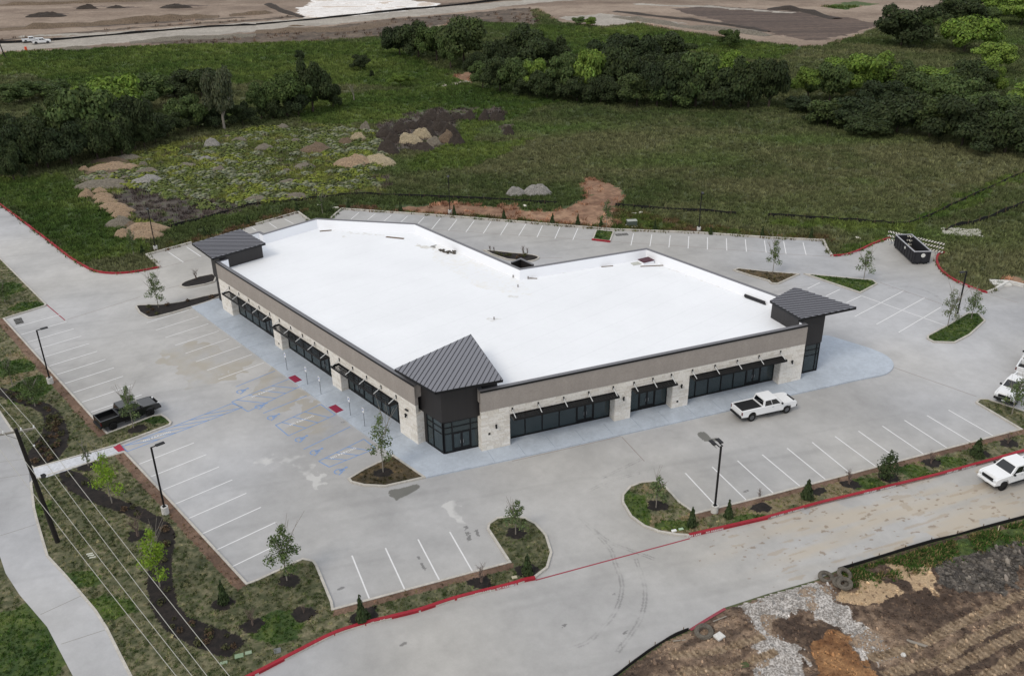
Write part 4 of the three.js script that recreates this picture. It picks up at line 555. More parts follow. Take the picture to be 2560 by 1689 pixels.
// odds and ends the roofers left on the white roof
{
  const wood = mat(0x6b5a4a, 0.9), dk = mat(0x1d1d22, 0.6);
  const boards = [[[-15.55,-117.41], 2.6, 0.35, 0.32, wood, 'brown plank lying on the white roof behind the rear parapet bend'], [[17.68,-105.99], 3.4, 0.16, -0.08, wood, 'long thin board on the roof beside the roof hatch'], [[-25.45,-120.63], 1.6, 0.3, -0.2, wood, 'short board on the roof near the northwest parapet'], [[2.44,-102.55], 1.4, 0.16, 0.1, wood, 'small stick on the roof at the inner corner'], [[11.90,-106.04], 1.5, 0.14, -0.2, wood, 'narrow strip on the roof along the inner south parapet']];
  for (const [p, l, w, a, m, t] of boards) { const g = mesh('board', rbox(l, 0.06, w, 0.015), m); g.position.set(p[0], 5.285, p[1]); g.rotation.y = -a; tag(g, t, 'board', 'boards on the roof'); }
  const a = [27.19,-96.78], b = [28.96,-94.66]; for (const q of [a, b]) { q[0] -= 0.55; q[1] += 0.45; } const t = tag(mesh('flashing_roll', merge([rod([a[0], 5.4, a[1]], [b[0], 5.4, b[1]], 0.17, 0.17, 10), rod([a[0], 5.33, a[1] + 0.3], [b[0], 5.33, b[1] + 0.3], 0.1, 0.1, 8)]), dk), 'black flashing roll on the roof beside the east tower', 'flashing'); void t;
  const r = rng(9), q = [-7.86,-111.86], parts = []; for (let k = 0; k < 14; k++) parts.push(rbox(0.2 + r() * 0.6, 0.05 + r() * 0.08, 0.1 + r() * 0.3, 0.015).rotateY(r() * 3).translate((r() - 0.6) * 2.4, 0.05 + r() * 0.1, (r() - 0.5) * 1.0)); const m = mesh('debris_heap', merge(parts), mat(0x4a443c, 0.9)); m.position.set(q[0], 5.25, q[1]); m.rotation.y = -0.5; tag(m, 'heap of dark roofing scraps by the rear parapet', 'debris');
}

// ---------------------------------------------------------------- plants
const ORD = (n) => n + (n % 10 === 1 && n !== 11 ? 'st' : n % 10 === 2 && n !== 12 ? 'nd' : n % 10 === 3 && n !== 13 ? 'rd' : 'th');
const leafMat = (hex) => new THREE.MeshPhysicalMaterial({ color: hex, roughness: 0.85, vertexColors: true, transmission: 0.22, thickness: 0, side: THREE.DoubleSide, specularIntensity: 0.4 });
// leaf sprays spread through a set of lobes; returns small tilted faces with a tone of their own
function leafCloud(seed, lobes, n, size, shell = 0.55, flat = 0.5) {
  const r = rng(seed), P = [], C = [], N = [], v = new THREE.Vector3(), a = new THREE.Vector3(), b = new THREE.Vector3(), c = new THREE.Vector3(), tot = lobes.reduce((s, l) => s + l[3] * l[4], 0);
  for (const [lx, ly, lz, lr, lh] of lobes) {
    const m = Math.round(n * lr * lh / tot), tone = 0.86 + r() * 0.28;
    for (let k = 0; k < m; k++) {
      const u = r() * 2 - 1, t = r() * 6.283, q = Math.sqrt(1 - u * u), rad = Math.pow(shell + (1 - shell) * r(), 0.7) * (0.9 + 0.2 * r());
      v.set(q * Math.cos(t), u, q * Math.sin(t)); const px = lx + v.x * lr * rad, py = ly + v.y * lh * rad, pz = lz + v.z * lr * rad;
      a.set(v.x + (r() - 0.5) * 1.3, v.y * 0.7 + flat + (r() - 0.5) * 1.1, v.z + (r() - 0.5) * 1.3).normalize();
      b.set(r() - 0.5, r() - 0.5, r() - 0.5).cross(a).normalize(); c.crossVectors(a, b); const s = size * (0.55 + r() * 0.9), w = s * (0.5 + r() * 0.4);
      const g = tone * (0.72 + r() * 0.56), cr = g * (0.92 + r() * 0.2), cb = g * (0.8 + r() * 0.3), q4 = [[-s, 0, 0], [-s * 0.1, -w, s * 0.22], [s, 0, 0], [s * 0.1, w, s * 0.22]].map(([x, y, z]) => [px + b.x * x + c.x * y + a.x * z, py + b.y * x + c.y * y + a.y * z, pz + b.z * x + c.z * y + a.z * z]);
      for (const i of [0, 1, 2, 0, 2, 3]) { P.push(...q4[i]); C.push(cr, g, cb); }
    }
  }
  const g = new THREE.BufferGeometry(); g.setAttribute('position', new THREE.Float32BufferAttribute(P, 3)); g.setAttribute('color', new THREE.Float32BufferAttribute(C, 3)); g.computeVertexNormals(); return g;
}
function limbs(seed, h, r0, spread, levels, fork, first = 0.3, sides = 5) {  // tapered trunk that forks
  const r = rng(seed), parts = [];
  const grow = (p, d, len, rad, lv) => {
    const e = [p[0] + d[0] * len, p[1] + d[1] * len, p[2] + d[2] * len]; parts.push(rod(p, e, rad, rad * 0.62, lv ? sides : 4));
    if (!lv) return; const n = fork + Math.floor(r() * 2);
    for (let k = 0; k < n; k++) { const t = r() * 6.283, s = spread * (0.6 + r() * 0.7), q = [d[0] + Math.cos(t) * s, d[1] * 0.9 + 0.25, d[2] + Math.sin(t) * s], l = Math.hypot(...q), o = 0.55 + r() * 0.45, st = [lerp(p[0], e[0], o), lerp(p[1], e[1], o), lerp(p[2], e[2], o)]; grow(st, q.map((x) => x / l), len * (0.55 + r() * 0.3), rad * 0.55, lv - 1); }
  };
  grow([0, -0.05, 0], [0.03 * (r() - 0.5), 1, 0.03 * (r() - 0.5)], h * first, r0, levels); return merge(parts);
}
const bark = mat(0x4a4138, 0.95), paleBark = mat(0x8b857c, 0.95), twig = mat(0x6b5d55, 0.95);
// crowns of the wild trees, one metre wide and high, stretched for each tree
const CROWNS = []; for (let v = 0; v < 9; v++) {
  const r = rng(100 + v), lobes = [[0, 0.46, 0, 0.5, 0.36]], n = 11 + Math.floor(r() * 7);
  for (let k = 0; k < n; k++) { const t = k / n * 6.283 * 2.4 + r(), y = 0.2 + r() * 0.62, q = (0.72 - Math.abs(y - 0.4) * 0.6) * (0.65 + r() * 0.6); lobes.push([Math.cos(t) * q, y, Math.sin(t) * q, 0.2 + r() * 0.2, 0.1 + r() * 0.12]); }
  CROWNS.push(leafCloud(200 + v, lobes, 5600, 0.042, 0.5, 0.5));
}
const TRUNKS = [0, 1, 2].map((v) => limbs(300 + v, 1, 0.035, 0.55, 3, 2, 0.34));
const BARE = [0, 1, 2].map((v) => limbs(320 + v, 1, 0.02, 0.5, 4, 2, 0.3, 4));
const TONES = { d: [0x39452a, 0x344129, 0x3d4a2c], m: [0x4a5c31, 0x52643a, 0x475530], y: [0x6b8438, 0x748c40, 0x647a36], g: [0x59614a, 0x626a54] };
for (const k in TONES) TONES[k] = TONES[k].map(leafMat);
const TONEWORD = { d: 'dark green', m: 'mid green', y: 'bright yellow-green', g: 'grey-green thin' };
let tseed = 1;
function grove(list, name, where) {
  const sorted = list.slice().sort((a, b) => a[0] / a[1] < b[0] / b[1] ? 1 : -1), r = rng(name.length * 31 + list.length);
  sorted.forEach(([x, z, h, rad, k], i) => {
    const y = groundY(x, z), wood = h > 2.6, shape = h / rad > 2.6 ? 'tall' : wood ? 'round' : 'low';
    const t = thing(wood ? 'broadleaf_tree' : 'wild_bush', `${shape} ${TONEWORD[k]} ${wood ? 'tree' : 'bush'}, ${ORD(i + 1)} from the left ${where}`, wood ? 'tree' : 'bush', [x, y, z], r() * 6.28, name);
    const c = mesh('crown', CROWNS[(tseed++) % CROWNS.length], TONES[k][tseed % TONES[k].length], t), base = wood ? h * (k === 'd' ? 0.04 + r() * 0.1 : 0.1 + r() * 0.16) : -h * 0.1; const wd = wood ? 1.2 : 1.05; c.scale.set(rad * wd, (h - base) * (0.97 + r() * 0.12), rad * wd * (0.85 + r() * 0.3)); c.position.y = base;
    if (wood) { const tr = mesh('trunk', TRUNKS[tseed % 3], k === 'g' ? paleBark : bark, t); tr.scale.set(h * 0.8, h * 0.92, h * 0.8); }
  });
}
grove([[-93.5,-170.2,9.50,3.71,"d"],[-90.8,-174.2,10.71,4.46,"d"],[-87.7,-178.3,10.82,4.74,"m"],[-82.9,-181.8,14.10,6.19,"m"],[-90.0,-208.4,13.05,7.00,"y"],[-76.2,-186.0,11.76,4.31,"d"],[-73.8,-191.4,5.74,4.17,"d"],[-86.1,-223.4,8.79,5.39,"m"],[-70.1,-201.5,8.55,4.07,"m"],[-85.0,-238.6,6.85,5.40,"d"],[-78.0,-238.1,7.89,5.64,"d"],[-62.3,-201.8,13.96,3.11,"g"],[-59.2,-205.6,5.13,3.06,"d"],[-56.3,-211.2,9.05,3.02,"m"],[-51.0,-213.4,11.03,4.95,"m"],[-45.8,-217.5,11.96,4.49,"d"],[-42.0,-222.8,6.07,2.43,"d"],[-90.9,-193.1,8.09,4.07,"d"],[-79.4,-184.9,8.84,3.84,"m"],[-72.8,-196.4,5.77,3.50,"d"],[-65.3,-203.6,5.93,3.06,"d"],[-100.5,-188.4,6.64,4.07,"m"],[-81.3,-203.8,6.78,3.66,"d"],[-121.8,-233.1,5.27,4.36,"m"],[-117.7,-240.4,4.33,5.70,"m"],[-100.8,-183.4,9.47,3.49,"d"],[-91.8,-171.3,8.02,3.25,"d"],[-88.0,-172.8,8.40,3.25,"d"],[-84.3,-174.7,9.12,3.48,"d"],[-80.8,-178.5,9.27,3.75,"d"],[-77.1,-181.5,7.46,3.30,"d"],[-97.8,-193.5,7.67,3.61,"m"],[-97.7,-204.8,8.02,3.78,"m"],[-90.9,-165.1,7.18,2.71,"d"],[-74.5,-186.9,6.16,2.89,"d"],[-68.5,-203.0,4.24,3.07,"d"],[-53.6,-210.2,5.32,2.84,"d"],[-48.3,-213.3,6.06,3.13,"d"]], 'west grove', 'in the grove west of the earth piles');
grove([[-42.4,-272.3,4.08,2.48,"d"],[-28.4,-247.6,3.88,2.48,"y"],[-63.2,-289.7,3.29,1.54,"d"],[-50.5,-255.1,3.41,1.11,"m"],[-26.4,-312.4,1.62,1.92,"m"],[-37.8,-261.5,2.09,0.88,"d"]], 'meadow bushes', 'in the open meadow');
grove([[-33.6,-296.4,10.22,5.27,"d"],[-27.2,-291.1,11.54,5.86,"d"],[-21.3,-284.6,10.72,5.39,"m"],[-12.8,-276.7,13.64,7.32,"m"],[-16.4,-271.5,10.07,3.21,"m"],[-2.2,-265.0,10.43,4.70,"d"],[4.2,-275.3,11.94,7.28,"d"],[12.8,-274.6,7.91,5.20,"d"],[-6.6,-243.2,7.05,3.46,"m"],[-2.1,-239.0,9.26,4.53,"d"],[2.8,-235.5,9.25,4.47,"m"],[7.0,-233.1,9.79,3.87,"y"],[13.7,-229.6,11.27,4.91,"m"],[20.2,-230.1,12.09,4.93,"y"],[28.6,-262.6,10.57,5.93,"d"],[35.8,-260.7,9.83,5.91,"d"],[47.9,-281.6,8.08,6.07,"d"],[27.8,-233.7,11.43,6.14,"d"],[34.9,-218.5,10.82,5.78,"d"],[40.1,-218.1,10.61,5.27,"d"],[43.6,-216.9,12.85,4.99,"m"],[55.5,-238.6,10.79,4.93,"y"],[47.8,-216.7,9.98,4.75,"d"],[55.3,-214.3,11.97,4.99,"d"],[60.0,-214.0,11.77,4.22,"d"],[30.3,-219.7,7.56,5.01,"m"],[22.1,-223.1,6.57,4.27,"d"],[16.6,-225.4,7.22,4.30,"d"],[9.5,-229.9,7.04,4.37,"d"],[43.0,-248.0,7.70,5.37,"d"],[-8.7,-258.0,6.84,3.36,"d"],[22.3,-243.8,8.66,4.64,"d"],[34.7,-237.4,11.06,5.12,"d"],[48.6,-241.8,7.54,4.68,"d"],[17.2,-249.9,7.21,4.16,"m"],[38.0,-217.3,6.91,4.20,"m"],[51.6,-215.5,7.54,4.22,"d"],[26.6,-221.8,5.24,3.72,"d"],[5.4,-233.2,5.25,3.88,"d"]], 'middle grove', 'in the long grove beyond the meadow');
grove([[26.6,-357.0,3.03,2.70,"m"],[30.5,-352.1,3.29,2.16,"y"],[69.7,-300.1,5.45,3.27,"m"]], 'far bushes', 'before the ploughed land');
grove([[70.7,-219.7,8.92,4.11,"y"],[75.4,-218.5,9.85,4.94,"m"],[82.7,-231.2,8.99,5.24,"y"],[86.8,-222.4,11.35,6.51,"y"],[91.4,-220.2,10.29,5.37,"m"],[73.6,-194.2,7.02,5.70,"d"],[68.2,-196.8,5.66,4.72,"m"],[80.5,-190.1,9.24,6.40,"d"],[85.6,-186.2,7.65,6.11,"m"],[106.3,-229.5,6.91,5.69,"y"],[111.2,-224.1,8.76,5.33,"d"],[115.3,-223.8,7.76,3.70,"y"],[130.8,-254.3,8.40,5.54,"y"],[102.0,-192.4,8.46,5.70,"m"],[89.5,-179.8,9.75,6.23,"d"],[95.0,-173.7,8.70,5.20,"d"],[91.7,-175.8,6.82,5.22,"d"],[93.5,-211.3,8.64,4.94,"m"],[101.2,-210.8,7.68,5.00,"m"],[83.9,-208.9,7.81,4.82,"d"],[66.2,-210.1,3.58,3.68,"d"],[67.6,-200.0,2.89,3.03,"d"],[73.2,-188.3,4.25,4.35,"d"],[106.5,-192.2,7.13,4.18,"m"],[100.3,-175.3,9.48,5.30,"d"],[117.2,-207.5,6.65,5.09,"y"]], 'east grove', 'in the grove east of the meadow');
grove([[123.1,-298.5,12.25,8.36,"d"],[132.1,-304.5,10.42,3.90,"m"],[137.9,-287.4,12.10,8.40,"y"],[157.6,-338.6,10.85,7.46,"d"],[186.6,-365.5,8.88,9.15,"y"],[167.6,-339.7,7.20,5.34,"m"],[180.7,-338.3,11.40,8.10,"y"],[189.0,-380.7,8.58,5.98,"d"]], 'northeast trees', 'in the northeast clump');
{ // a pale dead tree in the meadow
  const [x, z, h, rr] = [[-38.2,-231.0,6.76,1.25,"g"]][0], t = thing('dead_tree', 'pale leafless dead tree standing alone in the meadow', 'tree', [x, groundY(x, z), z]); const b = mesh('trunk', BARE[0], paleBark, t); b.scale.set(h * 1.2, h * 1.05, h * 1.2); void rr;
}

// planted saplings on the lawns and islands
const YTONE = { g: leafMat(0x56683f), y: leafMat(0x7d9a34), o: leafMat(0x5f6f4a), s: leafMat(0x6a7358) };
function sapling([x, z, h, rad, k], label, dense = 1, y = 0.11) {
  const s = tseed++, t = thing('sapling', label, 'tree', [x, y, z], 0, 'planted saplings'), r = rng(400 + s), lobes = [];
  const n = 9; for (let i = 0; i < n; i++) { const f = i / (n - 1), yy = h * (0.34 + 0.6 * f), q = rad * (1.0 - 0.72 * Math.pow(f, 1.5)) * 0.6, tt = i * 2.4 + r(); lobes.push([Math.cos(tt) * q, yy, Math.sin(tt) * q, rad * (0.5 - 0.26 * f), h * 0.11]); }
  lobes.push([0, h * 0.6, 0, rad * 0.4, h * 0.3]);
  mesh('trunk', merge([limbs(500 + s, h, 0.05, 0.45, 2, 3, 0.6), rod([0, 0, 0], [0, h * 0.85, 0], 0.05, 0.015)]), paleBark, t);
  mesh('crown', leafCloud(600 + s, lobes, 950 * dense, 0.085, 0.15, 0.4), YTONE[k], t);
  return t;
}
const tree1 = (l) => l[0];
sapling(tree1([[-11.9,-69.9,6.10,1.32,"o"]]), 'leafy sapling on the three-sided island before the corner entrance', 1.0);
sapling(tree1([[0.2,-65.8,2.26,1.18,"o"]]).map((v, i) => (i === 0 ? [0.06,-60.69][0] : i === 1 ? [0.06,-60.69][1] : i === 2 ? 3.4 : i === 3 ? 1.2 : v)), 'airy sapling on the rounded island at the drive entrance', 0.75);
sapling([...[12.06,-63.99], 3.2, 1.05, 'o'], 'leaning sapling on the green island end by the double-headed light pole', 0.6);
sapling(tree1([[-17.6,-55.5,5.18,1.53,"g"]]), 'dense sapling in a mulch ring at the south corner of the west stalls', 1.7);
sapling(tree1([[-27.2,-55.0,5.42,1.49,"y"]]), 'bright yellow-green sapling in the winding mulch bed', 1.5);
sapling(tree1([[-35.0,-65.8,5.13,1.53,"y"]]), 'yellow-green sapling just below the white walkway', 1.2);
sapling(tree1([[-39.4,-71.6,2.30,0.49,"s"]]), 'thin nearly bare sapling in a mulch ring beside the white walkway', 0.2);
sapling(tree1([[-37.6,-78.2,4.70,1.09,"o"]]), 'sapling standing in front of the black pickup', 1.1);
sapling(tree1([[-44.9,-107.2,4.87,1.46,"o"]]), 'sapling in the long black mulch bed', 1.1);
sapling(tree1([[14.7,-133.6,4.82,1.41,"g"]]), 'sapling on the small rear island among the stalls', 1.0);
sapling(tree1([[35.4,-115.5,4.79,1.05,"o"]]), 'slim sapling on the dry island behind the east tower', 0.8);
sapling(tree1([[46.8,-112.9,4.19,1.45,"o"]]), 'sapling on the long island across from the dumpster', 0.9);
sapling(tree1([[51.6,-98.2,4.72,1.33,"s"]]), 'pale sapling left of the light pole on the east island', 0.8);
sapling(tree1([[55.3,-100.2,3.67,1.44,"o"]]), 'sapling right of the light pole on the east island', 0.8);
sapling([...[49.39,-78.22], 4.2, 1.5, 'o'], 'branchy sapling in front of the parked white pickups at the frame edge', 0.8);
sapling(tree1([[-53.7,-86.9,3.46,0.98,"g"]]), 'small green sapling above the western mulch bed', 0.8);
sapling(tree1([[-49.4,-82.7,3.37,1.50,"g"]]), 'bushy green sapling at the head of the western mulch bed', 1.3);
sapling(tree1([[-65.6,-109.6,2.72,1.51,"g"]]), 'green sapling on the lawn west of the drive', 0.9);
sapling(tree1([[-54.8,-125.9,4.12,0.93,"g"]]), 'slim sapling on the dry northwest corner', 0.7, -0.03);
sapling(tree1([[-30.5,-143.6,3.62,1.08,"g"]]), 'slim sapling behind the parapet beyond the northwest stalls', 0.7, -0.03);

// clipped cone junipers
const CONES = [0, 1, 2].map((v) => leafCloud(700 + v, Array.from({ length: 9 }, (_, i) => { const f = i / 8, r = rng(710 + v * 10 + i); return [(r() - 0.5) * 0.12, 0.1 + 0.82 * f, (r() - 0.5) * 0.12, 0.52 * (1 - f * 0.86), 0.12]; }), 520, 0.1, 0.6, 0.7));
const coneMat = leafMat(0x3b4a2c);
function conifers(list, group, where, y) {
  list.slice().sort((a, b) => a[0] - b[0]).forEach(([x, z, h, r], i) => { const t = thing('juniper', `dark cone juniper, ${ORD(i + 1)} from the left ${where}`, 'shrub', [x, y, z], i * 1.3, group); const f = mesh('foliage', CONES[i % 3], coneMat, t); f.scale.set(Math.max(r, 0.32) * 1.9, h, Math.max(r, 0.32) * 1.9); mesh('stem', rod([0, -0.04, 0], [0, h * 0.8, 0], 0.03, 0.01), bark, t); });
}
conifers([...[[-11.2,-51.0,2.32,0.46,""],[-10.9,-51.4,0.73,0.25,""]], ...[[-21.8,-53.1,2.10,0.46,""]], ...[[0.9,-55.9,1.82,0.48,""]]], 'junipers on the south lawn', 'on the south lawn', 0.11);
conifers([...[[14.6,-61.3,1.97,0.42,""],[17.9,-62.5,1.68,0.43,""]], ...[[25.2,-65.0,1.85,0.59,""],[42.6,-71.1,1.82,0.67,""]]], 'junipers on the street strip', 'on the street strip', 0.11);
conifers([...[[-53.8,-126.7,1.50,0.38,""],[-46.9,-134.2,1.48,0.39,""],[-41.4,-138.9,1.51,0.40,""]], ...[[-34.9,-144.9,1.78,0.41,""],[-26.7,-146.2,1.61,0.41,""],[-17.9,-144.2,1.70,0.45,""],[-9.0,-141.7,1.93,0.39,""],[-1.0,-139.6,1.66,0.43,""]], ...[[6.6,-137.2,1.67,0.47,""],[10.5,-136.4,1.81,0.42,""],[14.0,-135.4,1.48,0.42,""],[22.1,-133.7,1.61,0.35,""],[30.2,-131.4,1.23,0.38,""],[37.6,-130.1,1.58,0.38,""]], ...[[44.5,-128.8,1.76,0.38,""]]], 'junipers behind the rear kerb', 'in the row behind the rear kerb', -0.04);
{ const [x, z, h, r] = [[33.0,-67.6,3.01,1.14,""]][0], t = thing('evergreen_shrub', 'large bushy dark evergreen on the street strip', 'shrub', [x, 0.11, z]); const f = mesh('foliage', leafCloud(760, [[0, h * 0.45, 0, r * 0.85, h * 0.42], [0.2, h * 0.7, 0, r * 0.5, h * 0.28], [-0.3, h * 0.4, 0.2, r * 0.5, h * 0.3]], 900, 0.1, 0.5), coneMat, t); void f; mesh('stem', rod([0, -0.04, 0], [0, h * 0.6, 0], 0.05, 0.02), bark, t); }
function bareShrubs(list, group, where, y = 0.11) { list.slice().sort((a, b) => a[0] - b[0]).forEach(([x, z, h, r], i) => { const t = thing('leafless_shrub', `leafless twiggy shrub, ${ORD(i + 1)} from the left ${where}`, 'shrub', [x, y, z], i * 2.1, group); for (let k = 0; k < 3; k++) { const m = mesh('branches', BARE[(i + k) % 3], twig, t); m.scale.set(h * 1.1 + r * 0.6, h * (0.85 + 0.1 * k), h * 1.1 + r * 0.6); m.rotation.y = k * 2.1; m.position.set(0.06 * (k - 1), 0, 0.05 * (k % 2)); } }); }
bareShrubs([...[[-31.1,-61.2,3.10,1.13,""],[-19.1,-50.8,2.27,0.55,""]], ...[[-15.6,-52.0,1.15,0.43,""],[-2.6,-55.0,2.33,0.73,""]]], 'bare shrubs on the south lawn', 'on the south lawn');
bareShrubs([...[[29.5,-67.0,2.27,0.71,""],[38.0,-70.0,1.86,0.65,""],[46.5,-73.1,1.55,0.52,""]], ...[[21.2,-65.3,1.19,0.58,""]]], 'bare shrubs on the street strip', 'on the street strip');
bareShrubs([...[[-42.9,-116.5,2.13,0.70,""]], ...[[-3.0,-125.6,1.26,0.48,""],[-2.4,-125.4,1.10,0.33,""],[1.8,-124.2,1.79,0.40,""],[2.4,-124.2,1.40,0.22,""]]], 'bare shrubs in the black mulch beds', 'in the black mulch beds');

// low bedding plants in the mulch
{
  const r = rng(31), g = leafCloud(900, [[0, 0.18, 0, 0.28, 0.2], [0.15, 0.14, 0.1, 0.18, 0.14]], 70, 0.07, 0.3), m1 = leafMat(0x4b4d33), m2 = leafMat(0x5a4a3a), g2 = leafCloud(901, [[0, 0.16, 0, 0.24, 0.18]], 45, 0.07, 0.3); let n = 0;
  for (const [poly, count, where] of [[MULCH[0], 60, 'western mulch bed'], [MULCH[1], 26, 'winding mulch bed'], [BEDS.entry, 7, 'long black bed'], [BEDS.rear, 8, 'rear black bed']]) {
    const xs = poly.map((p) => p[0]), zs = poly.map((p) => p[1]), x0 = Math.min(...xs), x1 = Math.max(...xs), z0 = Math.min(...zs), z1 = Math.max(...zs);
    for (let k = 0, tries = 0; k < count && tries < 4000; tries++) { const x = lerp(x0, x1, r()), z = lerp(z0, z1, r()); if (!inside(inset(poly, 0.35), x, z) || x < -55) continue; k++; n++;
      const o = mesh('bedding_plant', r() < 0.5 ? g : g2, r() < 0.55 ? m1 : m2); o.position.set(x, 0.1, z); o.rotation.y = r() * 6; const s = 0.7 + r() * 0.9; o.scale.set(s, s, s); tag(o, `small ${'dusky'} bedding plant, ${ORD(n)} counted in the ${where}`, 'plant', `bedding plants in the ${where}`); }
  }
}

// grass: tufts standing on the lawns and the meadow, each with the colour of its spot
const tuft = (seed, n, h, w) => { const r = rng(seed), P = []; for (let k = 0; k < n; k++) { const t = r() * 6.283, d = r() * w, x = Math.cos(t) * d, z = Math.sin(t) * d, hh = h * (0.5 + r() * 0.7), a = r() * 6.283, bw = 0.022 + r() * 0.03, lx = (r() - 0.5) * h * 1.3, lz = (r() - 0.5) * h * 1.3; P.push(x - Math.cos(a) * bw, 0, z - Math.sin(a) * bw, x + Math.cos(a) * bw, 0, z + Math.sin(a) * bw, x + lx, hh, z + lz); } const g = new THREE.BufferGeometry(); g.setAttribute('position', new THREE.Float32BufferAttribute(P, 3)); g.computeVertexNormals(); return g; };
const grassMat = new THREE.MeshPhysicalMaterial({ color: 0xffffff, roughness: 0.95, side: THREE.DoubleSide, transmission: 0.15, thickness: 0, specularIntensity: 0.2 });
function sward(name, label, geo, spots) {
  const m = new THREE.InstancedMesh(geo, grassMat, spots.length), M = new THREE.Matrix4(), q = new THREE.Quaternion(), Y = new THREE.Vector3(0, 1, 0), c = new THREE.Color();
  spots.forEach(([x, y, z, s, rot, col], i) => { m.setMatrixAt(i, M.compose(new THREE.Vector3(x, y, z), q.setFromAxisAngle(Y, rot), new THREE.Vector3(s, s * 0.8, s))); m.setColorAt(i, c.setRGB(col[0] / 255, col[1] / 255, col[2] / 255, THREE.SRGBColorSpace)); });
  m.name = numbered(name); scene.add(shade(m)); stuff(m, label, 'grass'); return m;
}
{
  const r = rng(55), spots = [];
  const lawns = [LAWNS.west, LAWNS.south, LAWNS.street, LAWNS.corner, LAWNS.north, LAWNS.pathside, ...Object.values(EAST)].map((p) => inset(p, 0.24));
  for (const p of lawns) {
    const xs = p.map((q) => q[0]), zs = p.map((q) => q[1]), x0 = Math.max(-75, Math.min(...xs)), x1 = Math.min(75, Math.max(...xs)), z0 = Math.max(-150, Math.min(...zs)), z1 = Math.min(-40, Math.max(...zs)), n = Math.round((x1 - x0) * (z1 - z0) * 22);
    for (let k = 0; k < n; k++) { const x = lerp(x0, x1, r()), z = lerp(z0, z1, r()), c = NEAR.at(x, z); if (c > 1 && (c !== 3 || r() < 0.85) && (c !== 9 || r() < 0.5)) continue; if (!inside(p, x, z) || (c === 0 && fbm(x * 1.1, z * 1.1, 2) < -0.12 && r() < 0.7)) continue; const col = NEAR.colour(x, z), f = 0.85 + r() * 0.5, dry = r() < 0.4; spots.push([x, 0.1, z, 0.7 + r() * 0.7, r() * 6, dry ? [col[0] * f * 1.12 + 18, col[1] * f * 1.12 + 16, col[2] * f * 1.1 + 14] : [col[0] * f * 0.9, col[1] * f * 1.02, col[2] * f * 0.85]]); }
  }
  sward('lawn_grass', 'short patchy turf on the kerbed lawns and islands', tuft(3, 9, 0.12, 0.13), spots);
}

// ---------------------------------------------------------------- heaps of earth and stone
function heapGeo(seed, rough) {
  const U = 44, V = 18, P = [], I = [], r = rng(seed), ox = r() * 90, oz = r() * 90;
  for (let j = 0; j <= V; j++) for (let i = 0; i <= U; i++) {
    const t = i / U * Math.PI * 2, f = j / V, c = Math.cos(t), s = Math.sin(t), n = fbm(ox + c * 1.3 + f, oz + s * 1.3, 3), rr = f * (1 + 0.28 * fbm(ox + c * 1.1, oz + s * 1.1 + 5, 2));
    let y = Math.pow(1 - f * f, 1.15) * (1 + 0.5 * fbm(ox + c * f * 1.8, oz + s * f * 1.8, 2)) + rough * (0.3 * fbm(ox + c * f * 7, oz + s * f * 7, 2) + 0.16 * fbm(ox + c * f * 19, oz + s * f * 19, 2)) * (1 - f * 0.6); if (j === V) y = -0.12; P.push(c * rr * (1 + 0.05 * n), y, s * rr * (1 + 0.05 * n));
  }
  for (let j = 0; j < V; j++) for (let i = 0; i < U; i++) { const a = j * (U + 1) + i, b = a + U + 1; I.push(a, a + 1, b, b, a + 1, b + 1); }
  const g = new THREE.BufferGeometry(); g.setAttribute('position', new THREE.Float32BufferAttribute(P, 3)); g.setAttribute('uv', new THREE.Float32BufferAttribute(P.filter((_, i) => i % 3 !== 1).map((v) => v * 2), 2)); g.setIndex(I); g.computeVertexNormals(); return g;
}
const HEAPS = Array.from({ length: 7 }, (_, i) => heapGeo(40 + i, 0.6 + 0.2 * (i % 3)));
const earthTile = tile(256, (u, v, c) => { const n = 200 + 60 * fbm(u * 14, v * 14, 3) + 40 * vn(u * 90, v * 90); c[0] = n; c[1] = n * 0.99; c[2] = n * 0.97; }, 1);
const HEAPTONE = { t: ['tan sandy', mat(0xb59e86, 1, { map: earthTile })], b: ['brown', mat(0x857463, 1, { map: earthTile })], k: ['dark topsoil', mat(0x4b433e, 1, { map: earthTile })], g: ['pale grey gravel', mat(0xaaa9a8, 1, { map: earthTile })], s: ['dull grey-brown', mat(0x8d877c, 1, { map: earthTile })], c: ['cream sand', mat(0xc2b59a, 1, { map: earthTile })] };
let hk = 0; const PILES = [];
function heaps(list, group, where, turn = 0, depth = 0.62) {
  list.slice().sort((a, b) => a[0] - b[0]).forEach(([x, z, h, r, k], i) => { const o = mesh('earth_pile', HEAPS[hk++ % 7], HEAPTONE[k][1]); o.position.set(x, groundY(x, z), z); o.rotation.y = turn; o.scale.set(r * 1.2, Math.max(0.4, h * 0.85), r * depth * 1.25); PILES.push([x, z, r * 1.15, r * depth * 1.2]); tag(o, `${HEAPTONE[k][0]} pile, ${ORD(i + 1)} from the left ${where}`, 'earth pile', group); });
}
heaps([[-73.5,-155.0,1.51,1.30,"t"],[-72.1,-157.2,1.07,1.25,"t"],[-70.5,-154.5,1.06,1.88,"t"],[-68.9,-152.0,0.99,1.74,"t"],[-66.8,-149.1,1.03,2.33,"t"],[-64.6,-146.7,1.16,2.13,"t"],[-63.4,-144.1,1.15,1.55,"t"],[-62.1,-139.9,1.49,2.09,"s"],[-60.2,-139.3,0.79,1.26,"b"],[-59.5,-134.8,1.37,1.60,"t"],[-56.8,-137.3,1.57,3.03,"t"],[-56.1,-134.4,1.36,2.51,"t"]], 'tan piles beside the green corner', 'beside the green northwest corner');
